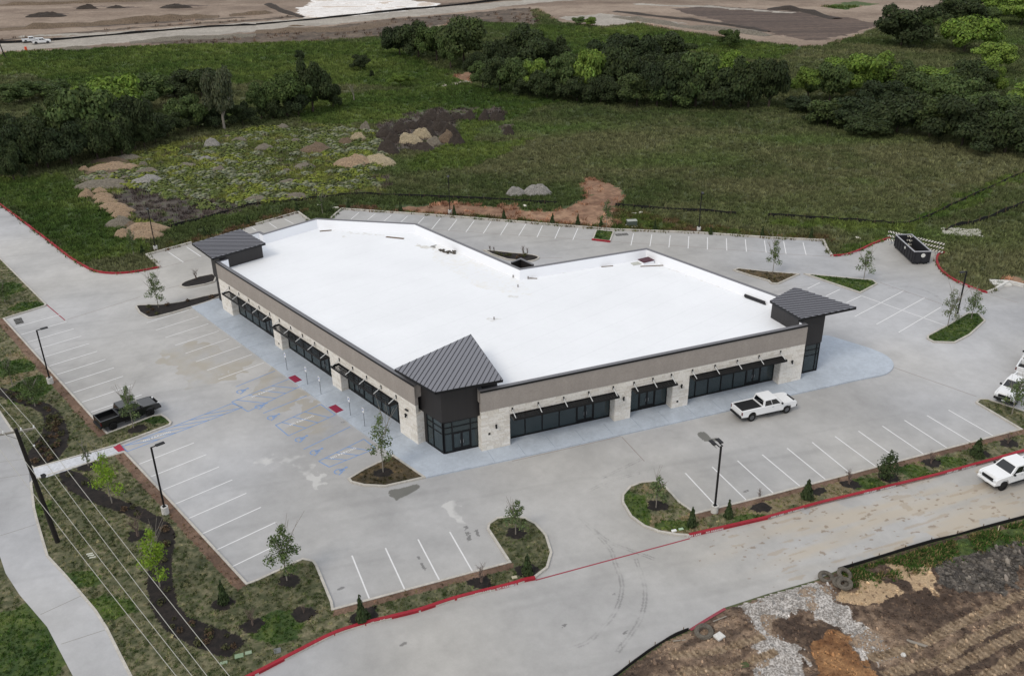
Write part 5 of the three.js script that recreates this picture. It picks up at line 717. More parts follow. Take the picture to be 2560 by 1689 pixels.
heaps([[-78.3,-177.4,0.95,3.64,"b"],[-75.7,-172.6,1.31,4.37,"t"],[-75.2,-170.1,0.59,4.79,"b"],[-74.3,-166.6,0.80,5.04,"s"],[-73.1,-161.6,1.45,4.80,"s"],[-80.6,-171.3,1.09,0.95,"t"],[-75.9,-179.7,0.90,3.17,"s"],[-65.7,-162.9,1.51,3.21,"g"],[-70.4,-174.2,0.99,0.88,"s"],[-67.8,-168.8,1.18,2.40,"s"],[-62.4,-173.8,0.66,2.09,"s"]], 'long piles at the west end', 'at the west end of the weeds', 0.12, 0.5);
heaps([[-61.3,-188.4,1.98,1.73,"g"],[-59.4,-177.6,1.17,1.41,"g"],[-54.4,-169.2,1.23,1.29,"s"],[-56.5,-191.8,1.12,1.62,"s"],[-49.7,-185.1,1.38,1.80,"s"],[-49.9,-202.6,0.99,1.69,"s"],[-39.0,-183.6,1.71,3.06,"b"],[-36.7,-152.6,1.14,2.34,"s"],[-41.5,-167.8,1.01,1.04,"s"],[-47.8,-165.5,0.85,1.52,"s"],[-43.1,-151.3,1.09,2.20,"s"],[-38.9,-171.4,1.03,1.88,"s"],[-44.2,-190.6,1.00,1.22,"s"],[-59.9,-195.3,0.72,1.02,"s"],[-39.8,-160.9,0.93,1.73,"s"]], 'grey piles among the weeds', 'in the middle of the weeds');
heaps([[-31.1,-199.2,2.25,1.30,"s"],[-31.6,-192.3,1.74,1.66,"c"],[-33.6,-187.9,2.03,1.70,"b"],[-29.6,-173.1,1.96,3.86,"t"],[-25.3,-173.7,1.91,3.25,"c"],[-20.6,-189.7,2.36,2.61,"c"],[-18.4,-193.6,2.72,2.26,"c"],[-24.2,-181.2,2.95,2.38,"k"],[-12.9,-189.7,2.48,1.95,"b"],[-38.1,-185.3,1.19,2.20,"s"],[-17.4,-183.1,1.86,2.27,"k"],[-15.5,-187.4,1.77,1.67,"s"]], 'sand and soil piles by the dark topsoil', 'beside the dark topsoil', -0.35, 0.6);
heaps([[-17.7,-210.0,2.19,2.02,"k"],[-14.7,-208.7,2.30,2.00,"k"],[-11.8,-209.6,2.06,1.51,"k"],[-8.9,-208.9,2.30,1.37,"k"],[-5.5,-208.2,2.65,1.37,"k"],[-2.8,-208.5,2.53,1.50,"k"],[-0.2,-195.0,2.29,1.17,"k"],[-18.7,-203.9,2.37,1.96,"k"],[-15.1,-200.7,2.81,1.93,"k"],[-21.4,-202.0,2.12,1.82,"k"],[-23.8,-200.2,2.11,1.81,"k"],[-26.3,-195.6,2.30,1.89,"k"],[-12.5,-195.7,2.98,1.65,"k"],[-23.8,-190.0,2.47,1.84,"k"],[-17.0,-194.1,2.28,1.75,"k"],[-10.8,-187.5,2.44,1.58,"k"]], 'topsoil heaps', 'among the dark topsoil heaps');
heaps([...[[1.1,-152.5,1.80,1.58,"g"],[4.6,-152.9,2.19,2.43,"g"]]], 'gravel piles on the meadow', 'on the open meadow', 0, 0.6);
heaps([...[[-192.1,-405.0,1.92,7.10,"k"],[-184.9,-429.4,2.02,4.11,"k"],[-173.2,-431.8,1.13,3.82,"k"],[-146.5,-430.5,1.80,5.87,"k"]], ...[[-143.3,-318.1,1.38,5.55,"s"]], ...[[-79.4,-363.1,0.58,2.62,"b"]]], 'brush heaps on the far land', 'beyond the far gravel road', 0.05, 0.4);

// yellow-green weeds between the piles
{
  const r = rng(71), poly = [[-78.33,-165.79],[-78.46,-177.44],[-68.11,-190.00],[-54.92,-202.17],[-46.07,-200.45],[-39.98,-203.21],[-28.96,-198.63],[-26.02,-185.83],[-22.82,-172.88],[-25.78,-167.22],[-22.08,-159.44],[-35.49,-151.65],[-45.04,-148.84],[-49.97,-145.92],[-55.75,-150.74],[-68.35,-161.26]], geo = leafCloud(950, [[0, 0.22, 0, 0.5, 0.26], [0.3, 0.16, 0.2, 0.35, 0.18], [-0.3, 0.18, -0.15, 0.36, 0.2]], 110, 0.13, 0.3, 0.8), xs = poly.map((p) => p[0]), zs = poly.map((p) => p[1]), spots = [];
  while (spots.length < 1500) { const x = lerp(Math.min(...xs), Math.max(...xs), r()), z = lerp(Math.min(...zs), Math.max(...zs), r()); if (!inside(poly, x, z) || fbm(x * 0.12, z * 0.12, 2) < -0.08 && r() < 0.8) continue; spots.push([x, z, 0.8 + r() * 1.6, r()]); }
  const m = new THREE.InstancedMesh(geo, leafMat(0xffffff), spots.length), M = new THREE.Matrix4(), q = new THREE.Quaternion(), Y = new THREE.Vector3(0, 1, 0), c = new THREE.Color();
  spots.forEach(([x, z, s, k], i) => { m.setMatrixAt(i, M.compose(new THREE.Vector3(x, groundY(x, z), z), q.setFromAxisAngle(Y, k * 6.28), new THREE.Vector3(s, s * 0.8, s))); const yel = fbm(x * 0.09 + 4, z * 0.09, 2) > 0.12; c.set(k < 0.5 && yel ? 0x818d42 : k < 0.45 ? 0x6c7a46 : k < 0.75 ? 0x868c7a : 0x5c6841); m.setColorAt(i, c); });
  m.name = 'weeds'; scene.add(shade(m)); stuff(m, 'yellow-green weeds overgrowing the earth piles', 'weeds');
}

// ---------------------------------------------------------------- rough ground across the street
let dirtY = () => 0;
const southEdge = [...[[48.75,-64.16],[42.42,-62.01],[33.56,-59.09],[24.94,-55.86],[22.92,-54.78],[18.89,-53.36]], ...[[15.31,-51.92],[12.36,-49.82],[10.48,-48.80],[8.33,-47.10],[6.59,-45.60],[3.17,-42.63]]];
{
  const poly = [...southEdge, ...[[4.25,-38.52]], ...[[34.01,-38.00]]], xs = poly.map((p) => p[0]), zs = poly.map((p) => p[1]), x0 = Math.min(...xs), x1 = Math.max(...xs), z0 = Math.min(...zs), z1 = Math.min(-40, Math.max(...zs)), st = 0.22, P = [], U = [], I = [], ids = new Map(), uv = NEAR.uv();
  const edgeD = (x, z) => { let m = 9; for (let i = 0; i + 1 < southEdge.length; i++) { const a = southEdge[i], b = southEdge[i + 1], t = clamp(((x - a[0]) * (b[0] - a[0]) + (z - a[1]) * (b[1] - a[1])) / ((b[0] - a[0]) ** 2 + (b[1] - a[1]) ** 2), 0, 1); m = Math.min(m, Math.hypot(x - lerp(a[0], b[0], t), z - lerp(a[1], b[1], t))); } return m; };
  const H = (x, z) => { const c = NEAR.at(x, z), f = sstep(0, 1.2, edgeD(x, z)); return -0.03 + f * (0.02 + 0.4 * (0.5 + 0.6 * fbm(x * 0.35, z * 0.35, 3)) + 0.1 * fbm(x * 0.9, z * 0.9 + 7, 3) + 0.09 * vn(x * 1.6, z * 1.6) + (c === 10 ? -0.09 : 0) + (c === 5 ? 0.13 * vn(x * 2.4, z * 2.4) : 0)); };
  dirtY = H;
  const id = (i, j) => { const k = i * 4096 + j; if (!ids.has(k)) { const x = x0 + i * st, z = z0 + j * st; ids.set(k, P.length / 3); P.push(x, H(x, z), z); U.push(...uv(x, z)); } return ids.get(k); };
  for (let i = 0; x0 + i * st < x1; i++) for (let j = 0; z0 + j * st < z1; j++) { const x = x0 + i * st, z = z0 + j * st; if (x < 72 && inside(poly, x, z) && inside(poly, x + st, z + st)) { const a = id(i, j), b = id(i + 1, j), c = id(i, j + 1), d = id(i + 1, j + 1); I.push(a, c, b, b, c, d); } }
  const g = new THREE.BufferGeometry(); g.setAttribute('position', new THREE.Float32BufferAttribute(P, 3)); g.setAttribute('uv', new THREE.Float32BufferAttribute(U, 2)); g.setIndex(I); g.computeVertexNormals();
  struct(mesh('dirt_ground', g, nearMat), 'rutted bare earth and gravel across the street', 'ground');
  const r = rng(81), rocks = []; for (let k = 0; k < 42000; k++) { const x = lerp(x0, Math.min(72, x1), r()), z = lerp(z0, z1, r()); if (!inside(poly, x, z) || edgeD(x, z) < 0.3) continue; const c = NEAR.at(x, z); if (c === 4 && r() < 0.8) continue; const s = (c === 6 ? 0.036 : c === 5 ? 0.07 : 0.04) * (0.5 + r() * r() * r() * 4); rocks.push([x, H(x, z) + s * 0.2, z, s, r(), c]); }
  const geo = new THREE.IcosahedronGeometry(1, 0), m = new THREE.InstancedMesh(geo, mat(0xffffff, 0.95), rocks.length), M = new THREE.Matrix4(), e = new THREE.Euler(), q = new THREE.Quaternion(), col = new THREE.Color();
  rocks.forEach(([x, y, z, s, k, c], i) => { m.setMatrixAt(i, M.compose(new THREE.Vector3(x, y, z), q.setFromEuler(e.set(k * 9, k * 23, k * 5)), new THREE.Vector3(s * (1 + k * 0.6), s * 0.7, s))); const b = NEAR.colour(x, z), f = 0.75 + k * 0.6; if (c === 6) col.setRGB(0.18 + 0.34 * k, 0.175 + 0.33 * k, 0.17 + 0.32 * k); else col.setRGB(b[0] / 255 * f, b[1] / 255 * f, b[2] / 255 * f, THREE.SRGBColorSpace); m.setColorAt(i, col); });
  m.name = 'loose_stones'; scene.add(shade(m)); stuff(m, 'loose stones and clods on the bare earth across the street', 'gravel');
  const gr = []; for (let k = 0; k < 2600; k++) { const t = r(), i = 0, a = southEdge[0], b = southEdge[3]; void i; const x = lerp(a[0], b[0], t) + (r() - 0.3) * 0.6, z = lerp(a[1], b[1], t) + 0.5 + r() * r() * 2.6; if (!inside(poly, x, z) || vn(x * 0.7, z * 0.7) < -0.2) continue; const f = 0.8 + r() * 0.5; gr.push([x, H(x, z), z, 0.8 + r() * 0.9, r() * 6, r() < 0.7 ? [58 * f, 84 * f, 36 * f] : [120 * f, 108 * f, 74 * f]]); }
  sward('verge_grass', 'tufts of grass along the south edge of the street', tuft(6, 9, 0.2, 0.18), gr);
}
// black silt fences on stakes
const silt = mat(0x141416, 0.9, { side: THREE.DoubleSide }), stake = mat(0x6e5d49, 0.9);
function siltFence(pts, h, label, gap = 2.6) {
  const t = thing('silt_fence', label, 'fence'), P = smooth(pts, false, 3), n = P.length, g = strip(P, inset(P, 0.05, false), -0.06, h, false), p = g.attributes.position; for (let i = 0; i < p.count; i++) if (p.getY(i) > 0) p.setY(i, h * (0.82 + 0.3 * vn(p.getX(i) * 0.7, p.getZ(i) * 0.7)));
  mesh('fabric', g, silt, t); const len = pathLength(P), sg = new THREE.BoxGeometry(0.05, h * 1.5, 0.05); let c = 0; for (let s = 0.4; s < len; s += gap) { if (c++ > 120) break; const q = alongPath(P, s), m = mesh('stake', sg, stake, t); m.position.set(q.p[0] - q.d[1] * 0.09, h * 0.6, q.p[1] + q.d[0] * 0.09); }
  void n; const b = P[0]; anchor(t, b[0], 0, b[1]); return t;
}
siltFence([...[[-53.74,-137.92],[-49.21,-142.10],[-42.59,-148.96]], ...[[-37.10,-150.32],[-31.61,-152.24],[-27.01,-153.53],[-19.49,-152.55],[-6.51,-150.14],[0.34,-148.93]], ...[[3.92,-147.77],[7.84,-147.13]]], 0.55, 'long black silt fence in the grass behind the northwest stalls');
siltFence([...[[17.31,-145.43],[24.76,-143.25],[33.06,-141.13],[35.90,-139.94]]], 0.55, 'short black silt fence right of the dirt track');
siltFence([...[[40.79,-139.19],[45.64,-138.29],[51.89,-136.67],[56.47,-135.40],[60.76,-134.46]]], 0.5, 'black silt fence behind the east end of the rear stalls'); siltFence([...[[60.93,-134.45],[65.81,-137.88],[71.36,-142.87],[80.06,-150.37],[92.21,-160.85],[103.60,-170.44]]], 0.5, 'black silt fence running up the meadow past the dumpster');
siltFence([...[[65.13,-130.72],[67.64,-132.78],[70.82,-134.01],[75.74,-137.43],[83.42,-143.41],[90.25,-148.96]]], 0.8, 'dark fence along the ditch behind the striped barricades');
siltFence([...[[48.70,-64.08],[42.38,-61.92],[33.53,-59.01],[24.92,-55.78]]], 0.3, 'black silt fence along the street edge by the stacked tyres'); siltFence([...[[12.30,-49.72],[10.46,-48.70],[8.32,-47.01],[6.58,-45.50],[4.68,-43.86]]], 0.3, 'black silt fence along the street edge at the bottom of the drive');
siltFence([[-183.38,-333.25],[-175.92,-333.25],[-159.29,-337.91],[-144.07,-347.47],[-127.65,-356.41],[-110.41,-365.80],[-95.51,-367.69]], 1.0, 'black silt fence along the far gravel road, west stretch', 6); siltFence([...[[-95.80,-368.89],[-77.41,-380.18],[-58.54,-396.56],[-37.85,-411.73],[-15.62,-428.04],[2.30,-444.26]]], 1.0, 'black silt fence along the far gravel road below the white limestone', 6);
// cut earth banks on the far land
function bank(pts, w, h, m, label) { const P = smooth(pts, false, 4), V = [], I = [], k = 5; P.forEach((p, i) => { const a = P[Math.max(0, i - 1)], b = P[Math.min(P.length - 1, i + 1)], l = Math.hypot(b[0] - a[0], b[1] - a[1]), n = [-(b[1] - a[1]) / l, (b[0] - a[0]) / l], e = Math.sin(Math.PI * clamp(i / (P.length - 1), 0.04, 0.96)); for (let j = 0; j <= k; j++) { const f = j / k - 0.5, x = p[0] + n[0] * f * w, z = p[1] + n[1] * f * w; V.push(x, groundY(x, z) - 0.1 + h * Math.min(1, e * 3) * (0.5 + 0.5 * Math.cos(f * 6.283)) * (0.8 + 0.5 * vn(x * 0.2, z * 0.2)) + (j % k ? 0.2 * vn(x, z) : 0), z); } }); for (let i = 0; i + 1 < P.length; i++) for (let j = 0; j < k; j++) { const a = i * (k + 1) + j, b = a + k + 1; I.push(a, a + 1, b, b, a + 1, b + 1); } const g = new THREE.BufferGeometry(); g.setAttribute('position', new THREE.Float32BufferAttribute(V, 3)); g.setAttribute('uv', new THREE.Float32BufferAttribute(V.filter((_, i) => i % 3 !== 1).map((v) => v * 0.3), 2)); g.setIndex(I); g.computeVertexNormals(); return tag(mesh('earth_bank', g, m), label, 'earth bank', 'cut banks on the far land'); }
HEAPTONE.b[1].side = HEAPTONE.s[1].side = HEAPTONE.k[1].side = THREE.DoubleSide;
bank([[-196.46,-366.80],[-182.06,-371.02],[-167.99,-376.88],[-149.66,-384.05],[-130.66,-391.48],[-117.28,-394.89]], 9, 2.2, HEAPTONE.b[1], 'long brown cut bank above the far gravel road'); bank([[-113.69,-397.82],[-103.75,-401.77],[-99.36,-406.47]], 7, 1.8, HEAPTONE.b[1], 'short brown cut bank beside the white limestone');
bank([[-108.55,-441.73],[-96.01,-413.21],[-81.97,-388.30]], 4, 1.4, HEAPTONE.k[1], 'dark slanting cut at the left edge of the limestone pad'); bank([[42.00,-380.09],[54.59,-364.73],[67.43,-346.25],[83.58,-332.76],[88.17,-324.85]], 7, 1.2, HEAPTONE.s[1], 'grey spoil ridge along the meadow below the ploughed land'); bank([[106.81,-397.90],[117.65,-389.59],[124.28,-364.54]], 6, 1.8, HEAPTONE.k[1], 'dark cut edge behind the ploughed land');
bank([[43.75,-396.64],[64.04,-372.84],[80.53,-353.19],[90.65,-334.59]], 5, 0.8, HEAPTONE.k[1], 'dark furrow ridge at the near edge of the ploughed land'); bank([[-91.36,-350.56],[-75.93,-351.66],[-56.81,-355.13],[-45.06,-374.16]], 12, 1.3, HEAPTONE.b[1], 'overgrown brown berm on the near side of the far road'); bank([[-130.13,-330.55],[-117.24,-336.53],[-102.82,-338.82],[-89.42,-342.54]], 10, 1.1, HEAPTONE.s[1], 'low grey berm on the near side of the far road');
bank([[-235.81,-445.35],[-217.98,-449.25],[-190.22,-454.11],[-166.71,-458.39]], 6, 1.3, HEAPTONE.b[1], 'faint brown terrace edge high on the far land');

// ---------------------------------------------------------------- light poles
const poleMat = mat(0x1a1a1d, 0.45, { metalness: 0.4 }), footMat = mat(0xd9d8d4, 0.9, { map: grainTile }), lensMat = mat(0xcfd2d4, 0.3);
function lightPole([x, z], h, dir, heads, label, y = 0.08) {
  const t = thing('light_pole', label, 'light pole', [x, y, z], Math.atan2(-dir[1], dir[0]), 'parking lot light poles');
  mesh('footing', new THREE.CylinderGeometry(0.3, 0.31, 0.75, 18).translate(0, 0.36, 0), footMat, t); mesh('pole', merge([box(0.13, h - 0.7, 0.13, 0, 0.7 + (h - 0.7) / 2, 0), box(0.3, 0.03, 0.3, 0, 0.75, 0)]), poleMat, t);
  for (let k = 0; k < heads; k++) { const o = heads > 1 ? (k ? 0.32 : -0.32) : 0, l = mesh('lamp_head', merge([rbox(0.75, 0.1, 0.36, 0.03, 0.75, h, o), box(0.5, 0.07, 0.07, 0.25, h - 0.02, o * 0.5)]), poleMat, t); mesh('lens', box(0.5, 0.02, 0.26, 0.8, h - 0.06, o), lensMat, l); }
  return t;
}
const toLot = [0.754, -0.657];
lightPole([-49.95, -87.58], 6.4, toLot, 1, 'light pole on a white footing beside the west stalls, above the black pickup'); lightPole([-29.82, -64.22], 6.7, toLot, 1, 'light pole on a white footing in the south lawn, by the winding mulch bed');
lightPole([16.88, -63.25], 6.6, [-0.36, -0.93], 2, 'double-headed light pole at the corner of the south stalls'); lightPole([53.61, -100.38], 6.2, [-0.9, 0.4], 1, 'light pole between two saplings on the east island');
lightPole([-52.36, -128.12], 6.6, [0.3, 0.95], 1, 'light pole behind the northwest stalls, before the tan piles', -0.05); lightPole([-9.71, -142.57], 6.5, [0, 1], 1, 'light pole behind the rear stalls, before the two gravel piles', -0.05); lightPole([28.62, -132.72], 6.3, [0, 1], 1, 'light pole behind the rear stalls, right of the small island', -0.05);

// accessible parking signs
{
  const plate = mat(0xe6e8ea, 0.5), blue = mat(0x2f62b0, 0.5), post = mat(0x6f757c, 0.5, { metalness: 0.5 }); const spots = [[-24.83,-89.75], [-21.93,-86.39], [-20.11,-84.26], [-16.37,-79.91], [-14.64,-77.76]], whereS = ['leftmost, beside the first pier', 'second from the left', 'just before the middle pier', 'right of the second dark red ramp', 'rightmost, nearest the corner sapling'];
  spots.forEach(([x, z], i) => { const t = thing('accessible_sign', `white accessible parking sign on a thin post, ${whereS[i]}`, 'sign', [x, 0.15, z], L.turn, 'accessible parking signs'); mesh('post', rod([0, -0.02, 0], [0, 2.1, 0], 0.03), post, t); const p = mesh('plate', rbox(0.32, 0.55, 0.02, 0.008, 0, 1.85, 0.04), plate, t); mesh('symbol', box(0.16, 0.16, 0.006, 0, 1.9, 0.053), blue, p); });
}
// storm grates, boxes and lids
{
  const iron = mat(0x4a4a48, 0.7, { metalness: 0.3 });
  const grate = ([x, z], turn, label) => { const t = thing('storm_grate', label, 'grate', [x, 0, z], turn, 'storm grates'); for (const o of [-0.5, 0.5]) { mesh('frame', strip([[-0.45 + o, -0.45], [0.45 + o, -0.45], [0.45 + o, 0.45], [-0.45 + o, 0.45]], inset([[-0.45 + o, -0.45], [0.45 + o, -0.45], [0.45 + o, 0.45], [-0.45 + o, 0.45]], 0.07), 0, 0.02), iron, t); for (let k = -3; k <= 3; k++) mesh('bar', box(0.07, 0.012, 0.76, o + k * 0.115, 0.008, 0), iron, t); } };
  grate([-61.18,-103.94], L.turn - 0.1, 'double storm grate at the northwest end of the west stalls'); grate([16.82,-131.79], 0.2, 'double storm grate right of the small rear island');
  const lid = (p, w, d, h, hex, label) => { const m = mesh('utility_box', rbox(w, h, d, 0.02), mat(hex, 0.8)); m.position.set(p[0], 0.1 + h / 2 - 0.02, p[1]); m.rotation.y = 0.3; tag(m, label, 'utility box', 'ground boxes'); };
  lid([-34.22,-59.02], 0.5, 0.16, 0.06, 0xc2c4b8, 'pale flat lid in the south lawn, topmost of three in a row'); lid([-34.03,-58.80], 0.5, 0.16, 0.06, 0xc2c4b8, 'pale flat lid in the south lawn, middle of three in a row'); lid([-33.81,-58.57], 0.5, 0.16, 0.06, 0xc2c4b8, 'pale flat lid in the south lawn, lowest of three in a row');
  lid([-19.29,-47.79], 0.6, 0.4, 0.1, 0x7e9478, 'green valve box by the tip of the winding mulch bed'); lid([-18.71,-48.07], 0.45, 0.3, 0.1, 0x8b9c84, 'small green valve box right of the larger one'); lid([-20.19,-47.19], 0.5, 0.25, 0.08, 0x8b9c84, 'small green valve box near the street kerb');
  lid([13.06,-60.77], 0.42, 0.25, 0.14, 0xe2e4e2, 'white valve box on the green end by the red kerb'); lid([13.68,-60.98], 0.4, 0.24, 0.12, 0xa8c0a4, 'pale green valve box on the green end by the red kerb'); lid([-0.09,-55.43], 0.42, 0.3, 0.1, 0xb4ac96, 'tan valve box at the nose of the rounded island');
  lid([-16.73,-48.23], 0.5, 0.5, 0.08, 0x6d6f70, 'dark square lid below the green turf patch');
  const [x, z] = [18.80,-135.69], t = thing('transformer_box', 'dark green transformer box behind the rear kerb', 'utility box', [x, -0.04, z], 0.1); mesh('cabinet', rbox(1.5, 0.85, 0.9, 0.03, 0, 0.45, 0), mat(0x4f5a52, 0.7), t); mesh('pad', box(1.8, 0.12, 1.2, 0, 0.03, 0), footMat, t); mesh('lid', rbox(1.56, 0.08, 0.96, 0.02, 0, 0.92, 0), mat(0x9ea39c, 0.7), t);
  const il = thing('curb_inlet', 'pale concrete curb inlet with a slab lid beside the east drive', 'inlet', [...at3([64.01,-110.94], -0.04)], -0.15); mesh('slab', box(2.3, 0.3, 1.7, 0, 0.15, 0), footMat, il); mesh('manhole', box(0.8, 0.03, 0.7, 0, 0.31, 0), mat(0x8b8d85, 0.8), il);
  const a = [62.51,-108.97], b = [65.13,-111.08], c = [66.48,-109.77]; const hw = tag(mesh('headwall', merge([beam(at3(a, 0.2), at3(b, 0.2), 0.3, 0.45), beam(at3(b, 0.2), at3(c, 0.2), 0.3, 0.45)]), footMat), 'low concrete headwall bending beside the curb inlet', 'wall'); void hw;
  const r = rng(15), rp = []; for (let k = 0; k < 150; k++) { const s = 0.2 + r() * 0.3; rp.push(new THREE.DodecahedronGeometry(s, 0).scale(1, 0.6, 0.9).rotateY(r() * 6).translate((r() - 0.5) * 5.6, s * 0.25, (r() - 0.5) * 3.0)); } const m = mesh('riprap', merge(rp), mat(0xa9a89e, 0.95)), rc = [67.56,-130.38]; m.position.set(rc[0], -0.04, rc[1]); m.rotation.y = -0.2; stuff(m, 'pale riprap stones at the culvert behind the barricades', 'riprap');
  const r2 = rng(16), rp2 = []; for (let k = 0; k < 160; k++) { const s = 0.12 + r2() * 0.3; rp2.push(new THREE.DodecahedronGeometry(s, 0).scale(1, 0.5, 0.9).rotateY(r2() * 6).translate((r2() - 0.5) * 9, s * 0.2, (r2() - 0.5) * 2.2)); } const m2 = mesh('riprap', merge(rp2), mat(0x9d968a, 0.95)), rc2 = [-14.12,-250.86]; m2.position.set(rc2[0], groundY(...rc2), rc2[1]); m2.rotation.y = 0.7; stuff(m2, 'stones in the dry creek bed between the groves', 'stones');
  const sp = [-159.08,-316.31], brl = thing('traffic_barrel', 'orange traffic barrel beside the far gravel road', 'barrel', [sp[0], groundY(...sp), sp[1]]); mesh('drum', new THREE.CylinderGeometry(0.7, 0.9, 2.6, 14).translate(0, 1.3, 0)  .scale(0.5, 0.5, 0.5), mat(0xe0502a, 0.6), brl); mesh('rubber_base', new THREE.CylinderGeometry(0.5, 0.55, 0.12, 14).translate(0, 0.08, 0), blackMetal, brl);
  const fp = [-159.38,-302.86], fpo = thing('wooden_post', 'dark leaning post by the far road at the frame edge', 'post', [fp[0], groundY(...fp), fp[1]]); mesh('post', rod([0, -0.1, 0], [-0.9, 5.2, 0], 0.22, 0.16, 8), mat(0x2a2622, 0.9), fpo); mesh('cap', box(0.5, 0.1, 0.5, -0.9, 5.22, 0), mat(0x2a2622, 0.9), fpo);
  for (const [i, p] of [[-28.84,-146.60], [-31.82,-148.33], [51.44,-128.75], [19.89,-141.32], [20.99,-141.80], [2.46,-146.14]].entries()) { const m = mesh('limestone_rock', new THREE.DodecahedronGeometry(0.35, 0), mat(0xd6d3c8, 0.95)); m.scale.set(1.6, 0.5, 0.9); m.position.set(p[0], 0.06, p[1]); m.rotation.y = i; tag(m, `pale flat limestone rock, ${ORD(i + 1)} of six along the rear verge`, 'rock', 'rocks on the rear verge'); }
}
// old truck tyres and scraps by the street
{
  const prof = []; for (let k = 0; k <= 14; k++) { const a = k / 14 * 6.283; prof.push(new THREE.Vector2(0.4 + 0.145 * Math.cos(a), 0.13 * Math.sin(a) * (Math.abs(Math.sin(a)) > 0.7 ? 0.9 : 1))); }
  const tg = new THREE.LatheGeometry(prof, 26), tm = mat(0x77726a, 0.95, { map: earthTile }), inner = mat(0x211f1e, 0.95);
  const tyre = (p, y, tx, tz, s, label) => { const t = thing('old_tyre', label, 'tyre', [p[0], y + dirtY(...p) + 0.02, p[1]], 0, 'old tyres by the street'); const c = mesh('casing', tg, tm, t); c.rotation.set(tx, 0, tz); c.scale.setScalar(s); const b = mesh('bead', new THREE.TorusGeometry(0.3, 0.03, 6, 22).rotateX(Math.PI / 2), inner, t); b.rotation.set(tx, 0, tz); b.scale.setScalar(s); };
  tyre([23.71,-54.88], 0.16, 0.15, -0.1, 1.15, 'muddy old tyre at the street edge, left of the pile of four'); tyre([25.09,-54.88], 0.24, 0.35, -0.25, 1.15, 'muddy old tyre tilted at the back of the pile of four'); tyre([24.44,-53.92], 0.15, 0.05, 0.1, 1.1, 'muddy old tyre lying in the pile of four, under the front one'); tyre([24.59,-53.50], 0.42, 0.2, 0.15, 1.1, 'muddy old tyre on top at the front of the pile of four'); tyre([13.24,-49.13], 0.19, 0.18, 0.12, 1.25, 'lone pale old tyre by the red line at the street edge');
  const sc = (p, g, m, label, cat) => { const o = mesh(cat.replace(/ /g, '_'), g, m); o.position.set(p[0], dirtY(...p) + (cat === 'survey stake' ? 0.3 : 0.07), p[1]); tag(o, label, cat); };
  sc([14.25,-48.74], rbox(0.7, 0.18, 0.6, 0.05).rotateY(0.6), footMat, 'broken concrete lump beside the lone tyre', 'concrete lump'); sc([11.44,-48.54], rbox(0.95, 0.05, 0.09, 0.02).rotateY(0.1), paleBark, 'pale stick below the street edge by the lone tyre', 'stick'); sc([14.73,-50.69], rbox(1.2, 0.06, 0.1, 0.02).rotateY(0.45), paleBark, 'pale lath leaning at the gravel edge', 'lath'); sc([27.88,-47.95], rbox(1.4, 0.14, 0.24, 0.06).rotateY(-0.5), paleBark, 'short pale log in the churned earth', 'log'); sc([26.48,-46.81], new THREE.DodecahedronGeometry(0.2, 0), footMat, 'white stone by the wheel ruts', 'stone'); sc([39.31,-60.07], rbox(0.06, 0.7, 0.06, 0.01), mat(0xd8cfae, 0.9), 'short survey stake by the silt fence', 'survey stake');
}
// ---------------------------------------------------------------- utility pole and its lines
{
  const wood = mat(0x1c1915, 0.95), arm = mat(0x8f8a82, 0.9), cer = mat(0xdfe2e4, 0.4), wire = mat(0xb3b2aa, 0.6), b = [-37.45, -60.57], topY = 10.9, top = [-38.25, topY, -60.7];
  const t = thing('utility_pole', 'dark wooden utility pole with a grey crossarm beside the winding path', 'utility pole', [b[0], 0.08, b[1]]); const loc = (p) => [p[0] - b[0], p[1] - 0.08, p[2] - b[1]];
  mesh('shaft', rod([0, -0.08, 0], loc(top), 0.2, 0.14, 12), wood, t);
  const u = [0.93, 0, -0.36], y = topY - 0.25, P = (s, dy = 0) => [top[0] + u[0] * s, y + dy, top[2] + u[2] * s]; mesh('crossarm', beam(loc(P(-2.2)), loc(P(1.35)), 0.12, 0.14), arm, t); mesh('brace', merge([rod(loc(P(0.85, -0.05)), loc([top[0], y - 0.7, top[2]]), 0.025), rod(loc(P(-0.85, -0.05)), loc([top[0], y - 0.7, top[2]]), 0.025)]), arm, t);
  const ends = [P(1.25, 0.22), P(0.35, 0.22), P(-0.9, 0.22), P(-1.9, 0.22)]; ends.forEach((e) => mesh('insulator', new THREE.CylinderGeometry(0.05, 0.08, 0.2, 10).translate(...loc([e[0], e[1] - 0.07, e[2]])), cer, t));
  mesh('dead_end_clamp', new THREE.SphereGeometry(0.09, 8, 6).translate(...loc(P(0.9, -1.5))), cer, t);
  const unitTo = (e, p) => { const l = Math.hypot(p[0] - e[0], p[1] - e[2]); return [(p[0] - e[0]) / l, (p[1] - e[2]) / l]; }, names4 = ['outermost overhead wire nearest the lot', 'second overhead wire from the lot', 'third overhead wire from the lot', 'overhead wire nearest the path'];
  const pass = [[-15.79,-37.01], [-17.01,-37.04], [-17.83,-37.05], [-18.70,-37.07]];
  ends.forEach((e, i) => { const q = unitTo(e, pass[i]), far = [e[0] + q[0] * 58, e[1] - 0.6, e[2] + q[1] * 58], back = [e[0] - q[0] * 58, e[1] - 0.2, e[2] - q[1] * 58], pts = []; for (const [A, B, first] of [[back, e, 1], [e, far, 0]]) for (let k = first ? 0 : 1; k <= 16; k++) { const f = k / 16; pts.push(new THREE.Vector3(lerp(A[0], B[0], f), lerp(A[1], B[1], f) - 3.2 * f * (1 - f), lerp(A[2], B[2], f))); }
    tag(mesh('overhead_wire', new THREE.TubeGeometry(new THREE.CatmullRomCurve3(pts), 64, 0.02, 4), wire), names4[i] + ', strung from the utility pole', 'wire', 'overhead wires'); });
}

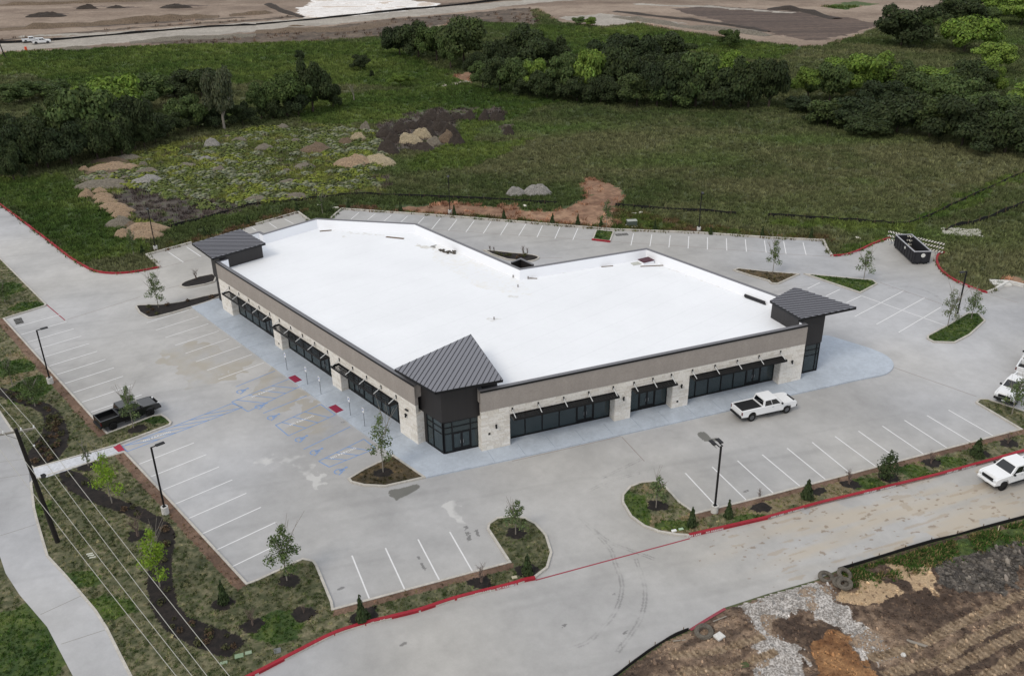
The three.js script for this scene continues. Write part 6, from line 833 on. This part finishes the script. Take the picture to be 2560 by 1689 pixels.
// ---------------------------------------------------------------- pickups, cars, the dumpster and the barricades
function hull(b, t) {                                          // eight-cornered solid, lower and upper rings given in the same order
  const P = [], q = (a, c, d, e) => P.push(...a, ...c, ...d, ...a, ...d, ...e); q(t[0], t[1], t[2], t[3]); q(b[3], b[2], b[1], b[0]); for (let i = 0; i < 4; i++) { const j = (i + 1) % 4; q(b[i], b[j], t[j], t[i]); }
  const g = new THREE.BufferGeometry(); g.setAttribute('position', new THREE.Float32BufferAttribute(P, 3)); g.setAttribute('uv', new THREE.Float32BufferAttribute(new Array(P.length / 3 * 2).fill(0), 2)); g.computeVertexNormals(); return g;
}
function facePane(b, t, i, u0, u1, v0, v1, out = 0.012) {       // a pane set on one side of such a solid
  const j = (i + 1) % 4, L3 = (a, c, f) => a.map((x, k) => lerp(x, c[k], f)), at = (u, v) => L3(L3(b[i], b[j], u), L3(t[i], t[j], u), v), e1 = new THREE.Vector3(...at(1, 0.5)).sub(new THREE.Vector3(...at(0, 0.5))), e2 = new THREE.Vector3(...at(0.5, 1)).sub(new THREE.Vector3(...at(0.5, 0))), n = e1.cross(e2).normalize(), o = (p, k) => [p[0] + n.x * k, p[1] + n.y * k, p[2] + n.z * k], c = [at(u0, v0), at(u1, v0), at(u1 - (u1 - u0) * 0.03, v1), at(u0 + (u1 - u0) * 0.03, v1)];
  return hull(c.map((p) => o(p, -0.01)), c.map((p) => o(p, out)));
}
const carGlass = new THREE.MeshPhysicalMaterial({ color: 0x0c0f13, roughness: 0.06, clearcoat: 1, clearcoatRoughness: 0.03 }), rubber = mat(0x151515, 0.9), trim = mat(0x0f1012, 0.6), chrome = mat(0xc9ccd0, 0.25, { metalness: 0.8 }), lampW = mat(0xe4e8ec, 0.2), lampR = mat(0x5a1013, 0.3), rimMat = mat(0x7c7f84, 0.35, { metalness: 0.7 });
const tyreG = (() => { const p = []; for (const [x, y] of [[0.24, -0.13], [0.36, -0.13], [0.405, -0.1], [0.415, 0], [0.405, 0.1], [0.36, 0.13], [0.24, 0.13]]) p.push(new THREE.Vector2(x, y)); return new THREE.LatheGeometry(p, 26).rotateX(Math.PI / 2); })();
const rimG = merge([new THREE.CylinderGeometry(0.25, 0.25, 0.16, 18).rotateX(Math.PI / 2), ...[0, 1, 2, 3, 4, 5].map((k) => box(0.07, 0.42, 0.02, 0, 0, 0).rotateZ(k * Math.PI / 6).translate(0, 0, 0.1)), ...[0, 1, 2, 3, 4, 5].map((k) => box(0.07, 0.42, 0.02, 0, 0, 0).rotateZ(k * Math.PI / 6).translate(0, 0, -0.1))]);
function pickup([x, z], heading, paintHex, label, o = {}) {
  const t = thing('pickup_truck', label, 'truck', [x, 0.003, z], Math.atan2(-heading[1], heading[0])), paint = new THREE.MeshPhysicalMaterial({ color: paintHex, roughness: 0.35, clearcoat: 0.8, clearcoatRoughness: 0.12 });
  const crew = o.crew ?? 0, wb = 1.85 + crew * 0.1, W = 0.98, lift = o.lift ?? 0, f = 2.95, bk = -2.95 - crew * 0.1 - (o.long ?? 0), rw = wb + (o.long ?? 0) * 0.75;
  // side panels with arched wheel openings
  const side = () => { const s = new THREE.Shape(); s.moveTo(bk, 0.62); s.lineTo(-rw - 0.52, 0.56); s.absarc(-rw, 0.52, 0.5, Math.PI - 0.08, 0.08, true); s.lineTo(wb - 0.52, 0.5); s.absarc(wb, 0.52, 0.5, Math.PI - 0.04, 0.04, true); s.lineTo(f - 0.08, 0.6); s.lineTo(f, 0.95); s.lineTo(f - 0.06, 1.1); s.quadraticCurveTo(f - 0.3, 1.2, f - 0.7, 1.22); s.lineTo(1.3, 1.28); s.lineTo(-0.7 - crew * 0.3, 1.3); s.lineTo(bk + 0.02, 1.3); s.closePath(); return s; };
  const ex = (z0) => new THREE.ExtrudeGeometry(side(), { depth: 0.1, bevelEnabled: true, bevelSize: 0.025, bevelThickness: 0.025, bevelSegments: 2, curveSegments: 10 }).translate(0, 0, z0);
  const cb = -0.88 - crew * 0.35, cabB = [[cb, 1.24, 0.93], [1.42, 1.22, 0.93], [1.42, 1.22, -0.93], [cb, 1.24, -0.93]], cabT = [[cb + 0.16, 1.9, 0.79], [0.66, 1.92, 0.79], [0.66, 1.92, -0.79], [cb + 0.16, 1.9, -0.79]];
  const hoodB = [[1.2, 0.7, 0.88], [f - 0.05, 0.75, 0.88], [f - 0.05, 0.75, -0.88], [1.2, 0.7, -0.88]], hoodT = [[1.2, 1.3, 0.86], [f - 0.32, 1.21, 0.8], [f - 0.32, 1.21, -0.8], [1.2, 1.3, -0.86]];
  const g = (l) => merge(l).translate(0, lift, 0);
  mesh('body', g([ex(W - 0.125), ex(-W + 0.025), hull(cabB, cabT), hull(hoodB, hoodT), box(1.55 + crew * 0.3, 0.7, 1.8, 0.28 - crew * 0.15, 0.9, 0), box(0.08, 0.75, 1.8, cb - 0.06, 0.98, 0), rbox(0.09, 0.62, 1.76, 0.03, bk + 0.05, 0.98, 0), rbox(0.5 - cb, 0.06, 1.56, 0.03, (cb + 0.82) / 2, 1.92, 0)]), paint, t);
  mesh('bed_liner', g([box(-cb + bk === 0 ? 1 : Math.abs(bk - cb) - 0.16, 0.05, 1.72, (bk + cb) / 2, 0.78, 0), ...(o.cover ? [rbox(Math.abs(bk - cb) - 0.16, 0.04, 1.78, 0.015, (bk + cb) / 2, 1.27, 0)] : [box(Math.abs(bk - cb) - 0.16, 0.46, 0.02, (bk + cb) / 2, 1.02, 0.85), box(Math.abs(bk - cb) - 0.16, 0.46, 0.02, (bk + cb) / 2, 1.02, -0.85)])]), trim, t);
  mesh('windshield', facePane(cabB, cabT, 1, 0.05, 0.95, 0.16, 0.93).translate(0, lift, 0), carGlass, t); mesh('rear_window', facePane(cabB, cabT, 3, 0.08, 0.92, 0.2, 0.9).translate(0, lift, 0), carGlass, t);
  for (const [i, a, b] of [[0, 0.07, 0.45], [0, 0.47, 0.86], [2, 0.14, 0.53], [2, 0.55, 0.93]]) mesh('side_window', facePane(cabB, cabT, i, a, b, 0.14, 0.9).translate(0, lift, 0), carGlass, t);
  for (const s of [-1, 1]) { mesh('mirror', g([rbox(0.14, 0.2, 0.2, 0.04, 1.1, 1.36, s * 1.1), box(0.06, 0.05, 0.14, 1.1, 1.3, s * 1.0)]), trim, t); mesh('headlight', g([rbox(0.16, 0.18, 0.34, 0.03, f - 0.06, 1.0, s * 0.76)]), lampW, t); mesh('tail_light', g([rbox(0.1, 0.36, 0.13, 0.02, bk + 0.02, 1.03, s * 0.92)]), lampR, t); mesh('running_board', g([rbox(1.9, 0.06, 0.16, 0.02, 0.2, 0.44, s * 1.0)]), trim, t); mesh('door_handle', g([box(0.2, 0.04, 0.03, 0.1, 1.13, s * 1.01)]), chrome, t);
    for (const wx of [wb, -rw]) { const w = mesh('wheel', rimG, o.darkRim ? trim : rimMat, t); w.position.set(wx, 0.415 * (o.tyre ?? 1), s * 0.84); w.scale.set(o.tyre ?? 1, o.tyre ?? 1, 1); mesh('tyre', tyreG, rubber, w); } }
  mesh('grille', g([rbox(0.08, 0.3, 1.2, 0.03, f - 0.02, 0.98, 0)]), o.chrome ? chrome : trim, t); mesh('front_bumper', g([rbox(0.2, 0.24, 1.92, 0.06, f + 0.02, 0.66, 0)]), o.whiteBumper ? paint : trim, t); mesh('rear_bumper', g([rbox(0.2, 0.2, 1.86, 0.05, bk - 0.06, 0.6, 0)]), o.chrome ? chrome : trim, t); mesh('licence_plate', g([box(0.02, 0.13, 0.3, f + 0.13, 0.62, 0)]), lampW, t); mesh('underbody', g([box(4.9, 0.22, 1.3, 0, 0.5, 0)]), trim, t);
  return t;
}
const mid2 = (a, b) => [(a[0] + b[0]) / 2, (a[1] + b[1]) / 2], unit2 = (a, b) => { const l = Math.hypot(b[0] - a[0], b[1] - a[1]); return [(b[0] - a[0]) / l, (b[1] - a[1]) / l]; };
const byWheels = (rearW, frontW, sideSign) => { const h = unit2(rearW, frontW), m = mid2(rearW, frontW), n = [-h[1] * sideSign, h[0] * sideSign]; return [[m[0] - n[0] * 0.86, m[1] - n[1] * 0.86], h]; };
{ const [p, h] = byWheels([23.51,-77.87], [27.62,-79.42], 1); pickup(p, h, 0xeceef0, 'white pickup with a black bed cover parked before the south storefronts', { cover: true, lift: 0.08, crew: 0.3, tyre: 1.06, long: 0.45 }); }
{ const [p, h] = byWheels([-39.34,-78.22], [-36.89,-80.44], 1); pickup(p, h, 0x101114, 'black pickup with an open bed in the west stalls', { lift: 0.04, darkRim: true, crew: 0.5 }); }
{ const h = unit2([47.23,-71.56], [38.02,-68.09]), w = [42.46,-65.86], n = [h[1], -h[0]]; pickup([w[0] - h[0] * 1.9 - n[0] * 0.86, w[1] - h[1] * 1.9 - n[1] * 0.86], h, 0xeef0f2, 'white pickup with a black grille driving on the street', { lift: 0.16, darkRim: true, whiteBumper: true, tyre: 1.14, crew: 0.6 }); }
{ const h = [-0.72, 0.69], w = [50.70,-80.20], n = [h[1], -h[0]]; pickup([w[0] - h[0] * 1.9 - n[0] * 0.86, w[1] - h[1] * 1.9 - n[1] * 0.86], h, 0xe6e8ea, 'white pickup facing out of a stall behind the branchy sapling at the frame edge', { lift: 0.05 }); }
{ const h = [0.62, -0.78], w = [55.40,-85.66], n = [-h[1], h[0]]; pickup([w[0] + h[0] * 1.9 - n[0] * 0.8, w[1] + h[1] * 1.9 - n[1] * 0.8], h, 0xe6e8ea, 'white pickup seen from behind at the frame edge, tailgate towards the lot', { lift: 0.05 }); }
{ const h = unit2([-166.04,-328.11], [-154.38,-335.25]), a = [-166.20,-335.66], b = [-160.90,-331.82]; const s1 = pickup(a, h, 0xe2e4e6, 'white pickup on the far gravel road, behind the white sedan', {}); s1.scale.setScalar(1.0); s1.position.y = groundY(...a); const s2 = pickup(b, h, 0xe8eaec, 'white vehicle in front on the far gravel road', { cover: true }); s2.position.y = groundY(...b); }
{
  const steelD = mat(0x2c2d33, 0.6, { metalness: 0.2, map: stuccoMap }), railM = mat(0xb9bac0, 0.55, { metalness: 0.3 }), inside2 = mat(0x2a2420, 0.85), Lg = 6.8, Wd = 2.35, H = 1.9;
  const a = [55.27,-117.54], b = [57.77,-117.58], c = [55.26,-125.35], h = unit2(c, a), m = [(c[0] + a[0]) / 2, (c[1] + a[1]) / 2], n = unit2(a, b), ctr = [m[0] + n[0] * Wd / 2, m[1] + n[1] * Wd / 2], t = thing('roll_off_dumpster', 'black roll-off dumpster with a pale top rail in the east drive', 'dumpster', [ctr[0], 0.004, ctr[1]], Math.atan2(-h[1], h[0]));
  mesh('container', merge([box(Lg, 0.12, Wd, 0, 0.3, 0), box(Lg, H - 0.3, 0.08, 0, 0.3 + (H - 0.3) / 2, Wd / 2 - 0.04), box(Lg, H - 0.3, 0.08, 0, 0.3 + (H - 0.3) / 2, -Wd / 2 + 0.04), box(0.08, H - 0.3, Wd - 0.16, Lg / 2 - 0.04, 0.3 + (H - 0.3) / 2, 0), box(0.08, H - 0.3, Wd - 0.16, -Lg / 2 + 0.04, 0.3 + (H - 0.3) / 2, 0), box(Lg, 0.18, 0.2, 0, 0.16, 0.45), box(Lg, 0.18, 0.2, 0, 0.16, -0.45)]), steelD, t);
  mesh('top_rail', merge([box(Lg + 0.1, 0.1, 0.13, 0, H, Wd / 2 - 0.04), box(Lg + 0.1, 0.1, 0.13, 0, H, -Wd / 2 + 0.04), box(0.13, 0.1, Wd - 0.2, Lg / 2 - 0.02, H, 0), box(0.13, 0.1, Wd - 0.2, -Lg / 2 + 0.02, H, 0)]), railM, t);
  for (let k = 0; k < 8; k++) for (const s of [-1, 1]) mesh('side_rib', box(0.1, H - 0.45, 0.07, -Lg / 2 + 0.35 + k * 0.87, 0.35 + (H - 0.4) / 2, s * (Wd / 2 + 0.03)), steelD, t);
  for (const s of [-0.9, 0, 0.9]) mesh('door_rib', box(0.07, H - 0.45, 0.1, Lg / 2 + 0.03, 0.35 + (H - 0.4) / 2, s), steelD, t);
  for (const [wx, wz] of [[Lg / 2 - 0.4, 0.95], [Lg / 2 - 0.4, -0.95], [-Lg / 2 + 0.4, 0.95], [-Lg / 2 + 0.4, -0.95]]) mesh('roller', new THREE.CylinderGeometry(0.13, 0.13, 0.22, 14).rotateX(Math.PI / 2).translate(wx, 0.13, wz), trim, t);
  const logo = mat(0xd9dad6, 0.7); mesh('decal', new THREE.CylinderGeometry(0.3, 0.3, 0.015, 14).rotateZ(Math.PI / 2).translate(Lg / 2 + 0.09, 1.35, -0.1), logo, t); mesh('decal', new THREE.CylinderGeometry(0.2, 0.2, 0.015, 14).rotateX(Math.PI / 2).translate(0.5, 1.4, Wd / 2 + 0.075), logo, t);
  mesh('dirt_floor', box(Lg - 0.2, 0.04, Wd - 0.2, 0, 0.385, 0), inside2, t);
  const wpos = (x, z) => { const ca = h[0], sa = h[1]; return [ctr[0] + ca * x - sa * z, ctr[1] + sa * x + ca * z]; }; [[0.9, -0.2, 0.3, 'white bag lying in the black dumpster'], [0.1, -0.3, 0.26, 'grey cardboard box lying in the black dumpster']].forEach(([lx, lz, s, lb], i) => { const p = wpos(lx, lz), o = mesh('rubbish', i ? rbox(s * 2, s, s * 1.6, 0.04) : new THREE.IcosahedronGeometry(s, 1), mat(i ? 0xa9a49c : 0xe6e6ea, 0.8)); o.position.set(p[0], 0.41 + (i ? s / 2 : s * 0.85), p[1]); tag(o, lb, 'rubbish'); });
}
{
  // road-closed barricades: three striped boards each
  const W = 512, H = 32, cv = (d) => { const t = new Uint8Array(W * H * 4); for (let j = 0; j < H; j++) for (let i = 0; i < W; i++) { const s = ((i + d * j) / 52) % 1, k = (j * W + i) * 4, on = (s < 0 ? s + 1 : s) < 0.52; t[k] = on ? 235 : 26; t[k + 1] = on ? 234 : 26; t[k + 2] = on ? 224 : 24; t[k + 3] = 255; } const x = new THREE.DataTexture(t, W, H); x.colorSpace = THREE.SRGBColorSpace; x.magFilter = THREE.LinearFilter; x.minFilter = THREE.LinearMipmapLinearFilter; x.generateMipmaps = true; x.needsUpdate = true; return new THREE.MeshStandardMaterial({ map: x, roughness: 0.6 }); };
  const A = [54.94,-126.78], B = [60.81,-121.13], h = unit2(A, B), len = Math.hypot(B[0] - A[0], B[1] - A[1]), half = len / 2 - 0.06, legM = mat(0x8f9499, 0.5, { metalness: 0.4 });
  [[0.25, cv(1), 'left striped road barricade behind the dumpster, mostly hidden'], [0.75, cv(-1), 'striped road barricade right of the dumpster']].forEach(([f, m, lb], i) => { const c = [lerp(A[0], B[0], f), lerp(A[1], B[1], f)], t = thing('road_barricade', lb, 'barricade', [c[0], -0.03, c[1]], Math.atan2(-h[1], h[0]), 'striped road barricades'); for (const y of [0.55, 1.15, 1.75]) mesh('board', box(half - 0.05, 0.26, 0.03, 0, y, 0), m, t); for (const s of [-1, 1]) { mesh('post', box(0.06, 1.95, 0.06, s * half * 0.32, 0.97, -0.05), legM, t); mesh('foot', box(0.07, 0.06, 1.3, s * half * 0.32, 0.03, 0), legM, t); } void i; });
}

// meadow grass, left out where paving or a pile covers the ground
{
  const r = rng(56);
  const far = [];
  for (let k = 0; k < 170000; k++) {
    const u = r(), d = 85 * Math.pow(5.0, Math.pow(u, 0.85)), a = (r() - 0.5) * 1.16, x = Math.sin(a) * d, z = -Math.cos(a) * d; if (z > -62) continue; const c = FAR.at(x, z); if ([2, 3, 4, 5].includes(c) || [6, 9].includes(c) && r() < 0.95) continue; if (c === 7 && r() < 0.7) continue; if (inside(PAVED, x, z) || PILES.some(([px, pz, pr, pd]) => Math.abs(x - px) < pr && ((x - px) / pr) ** 2 + ((z - pz) / pd) ** 2 < 0.8)) continue;
    const col = FAR.colour(x, z), f = 0.85 + r() * 0.5, s = 0.9 + d / 120 + r() * 0.8; far.push([x, groundY(x, z) - 0.01, z, s, r() * 6, [col[0] * f * 1.12, col[1] * f * 1.1, col[2] * f * 1.12]]);
  }
  sward('meadow_grass', 'rough meadow grass around the lots and groves', tuft(4, 9, 0.22, 0.26), far);
}

renderer.render(scene, camera);
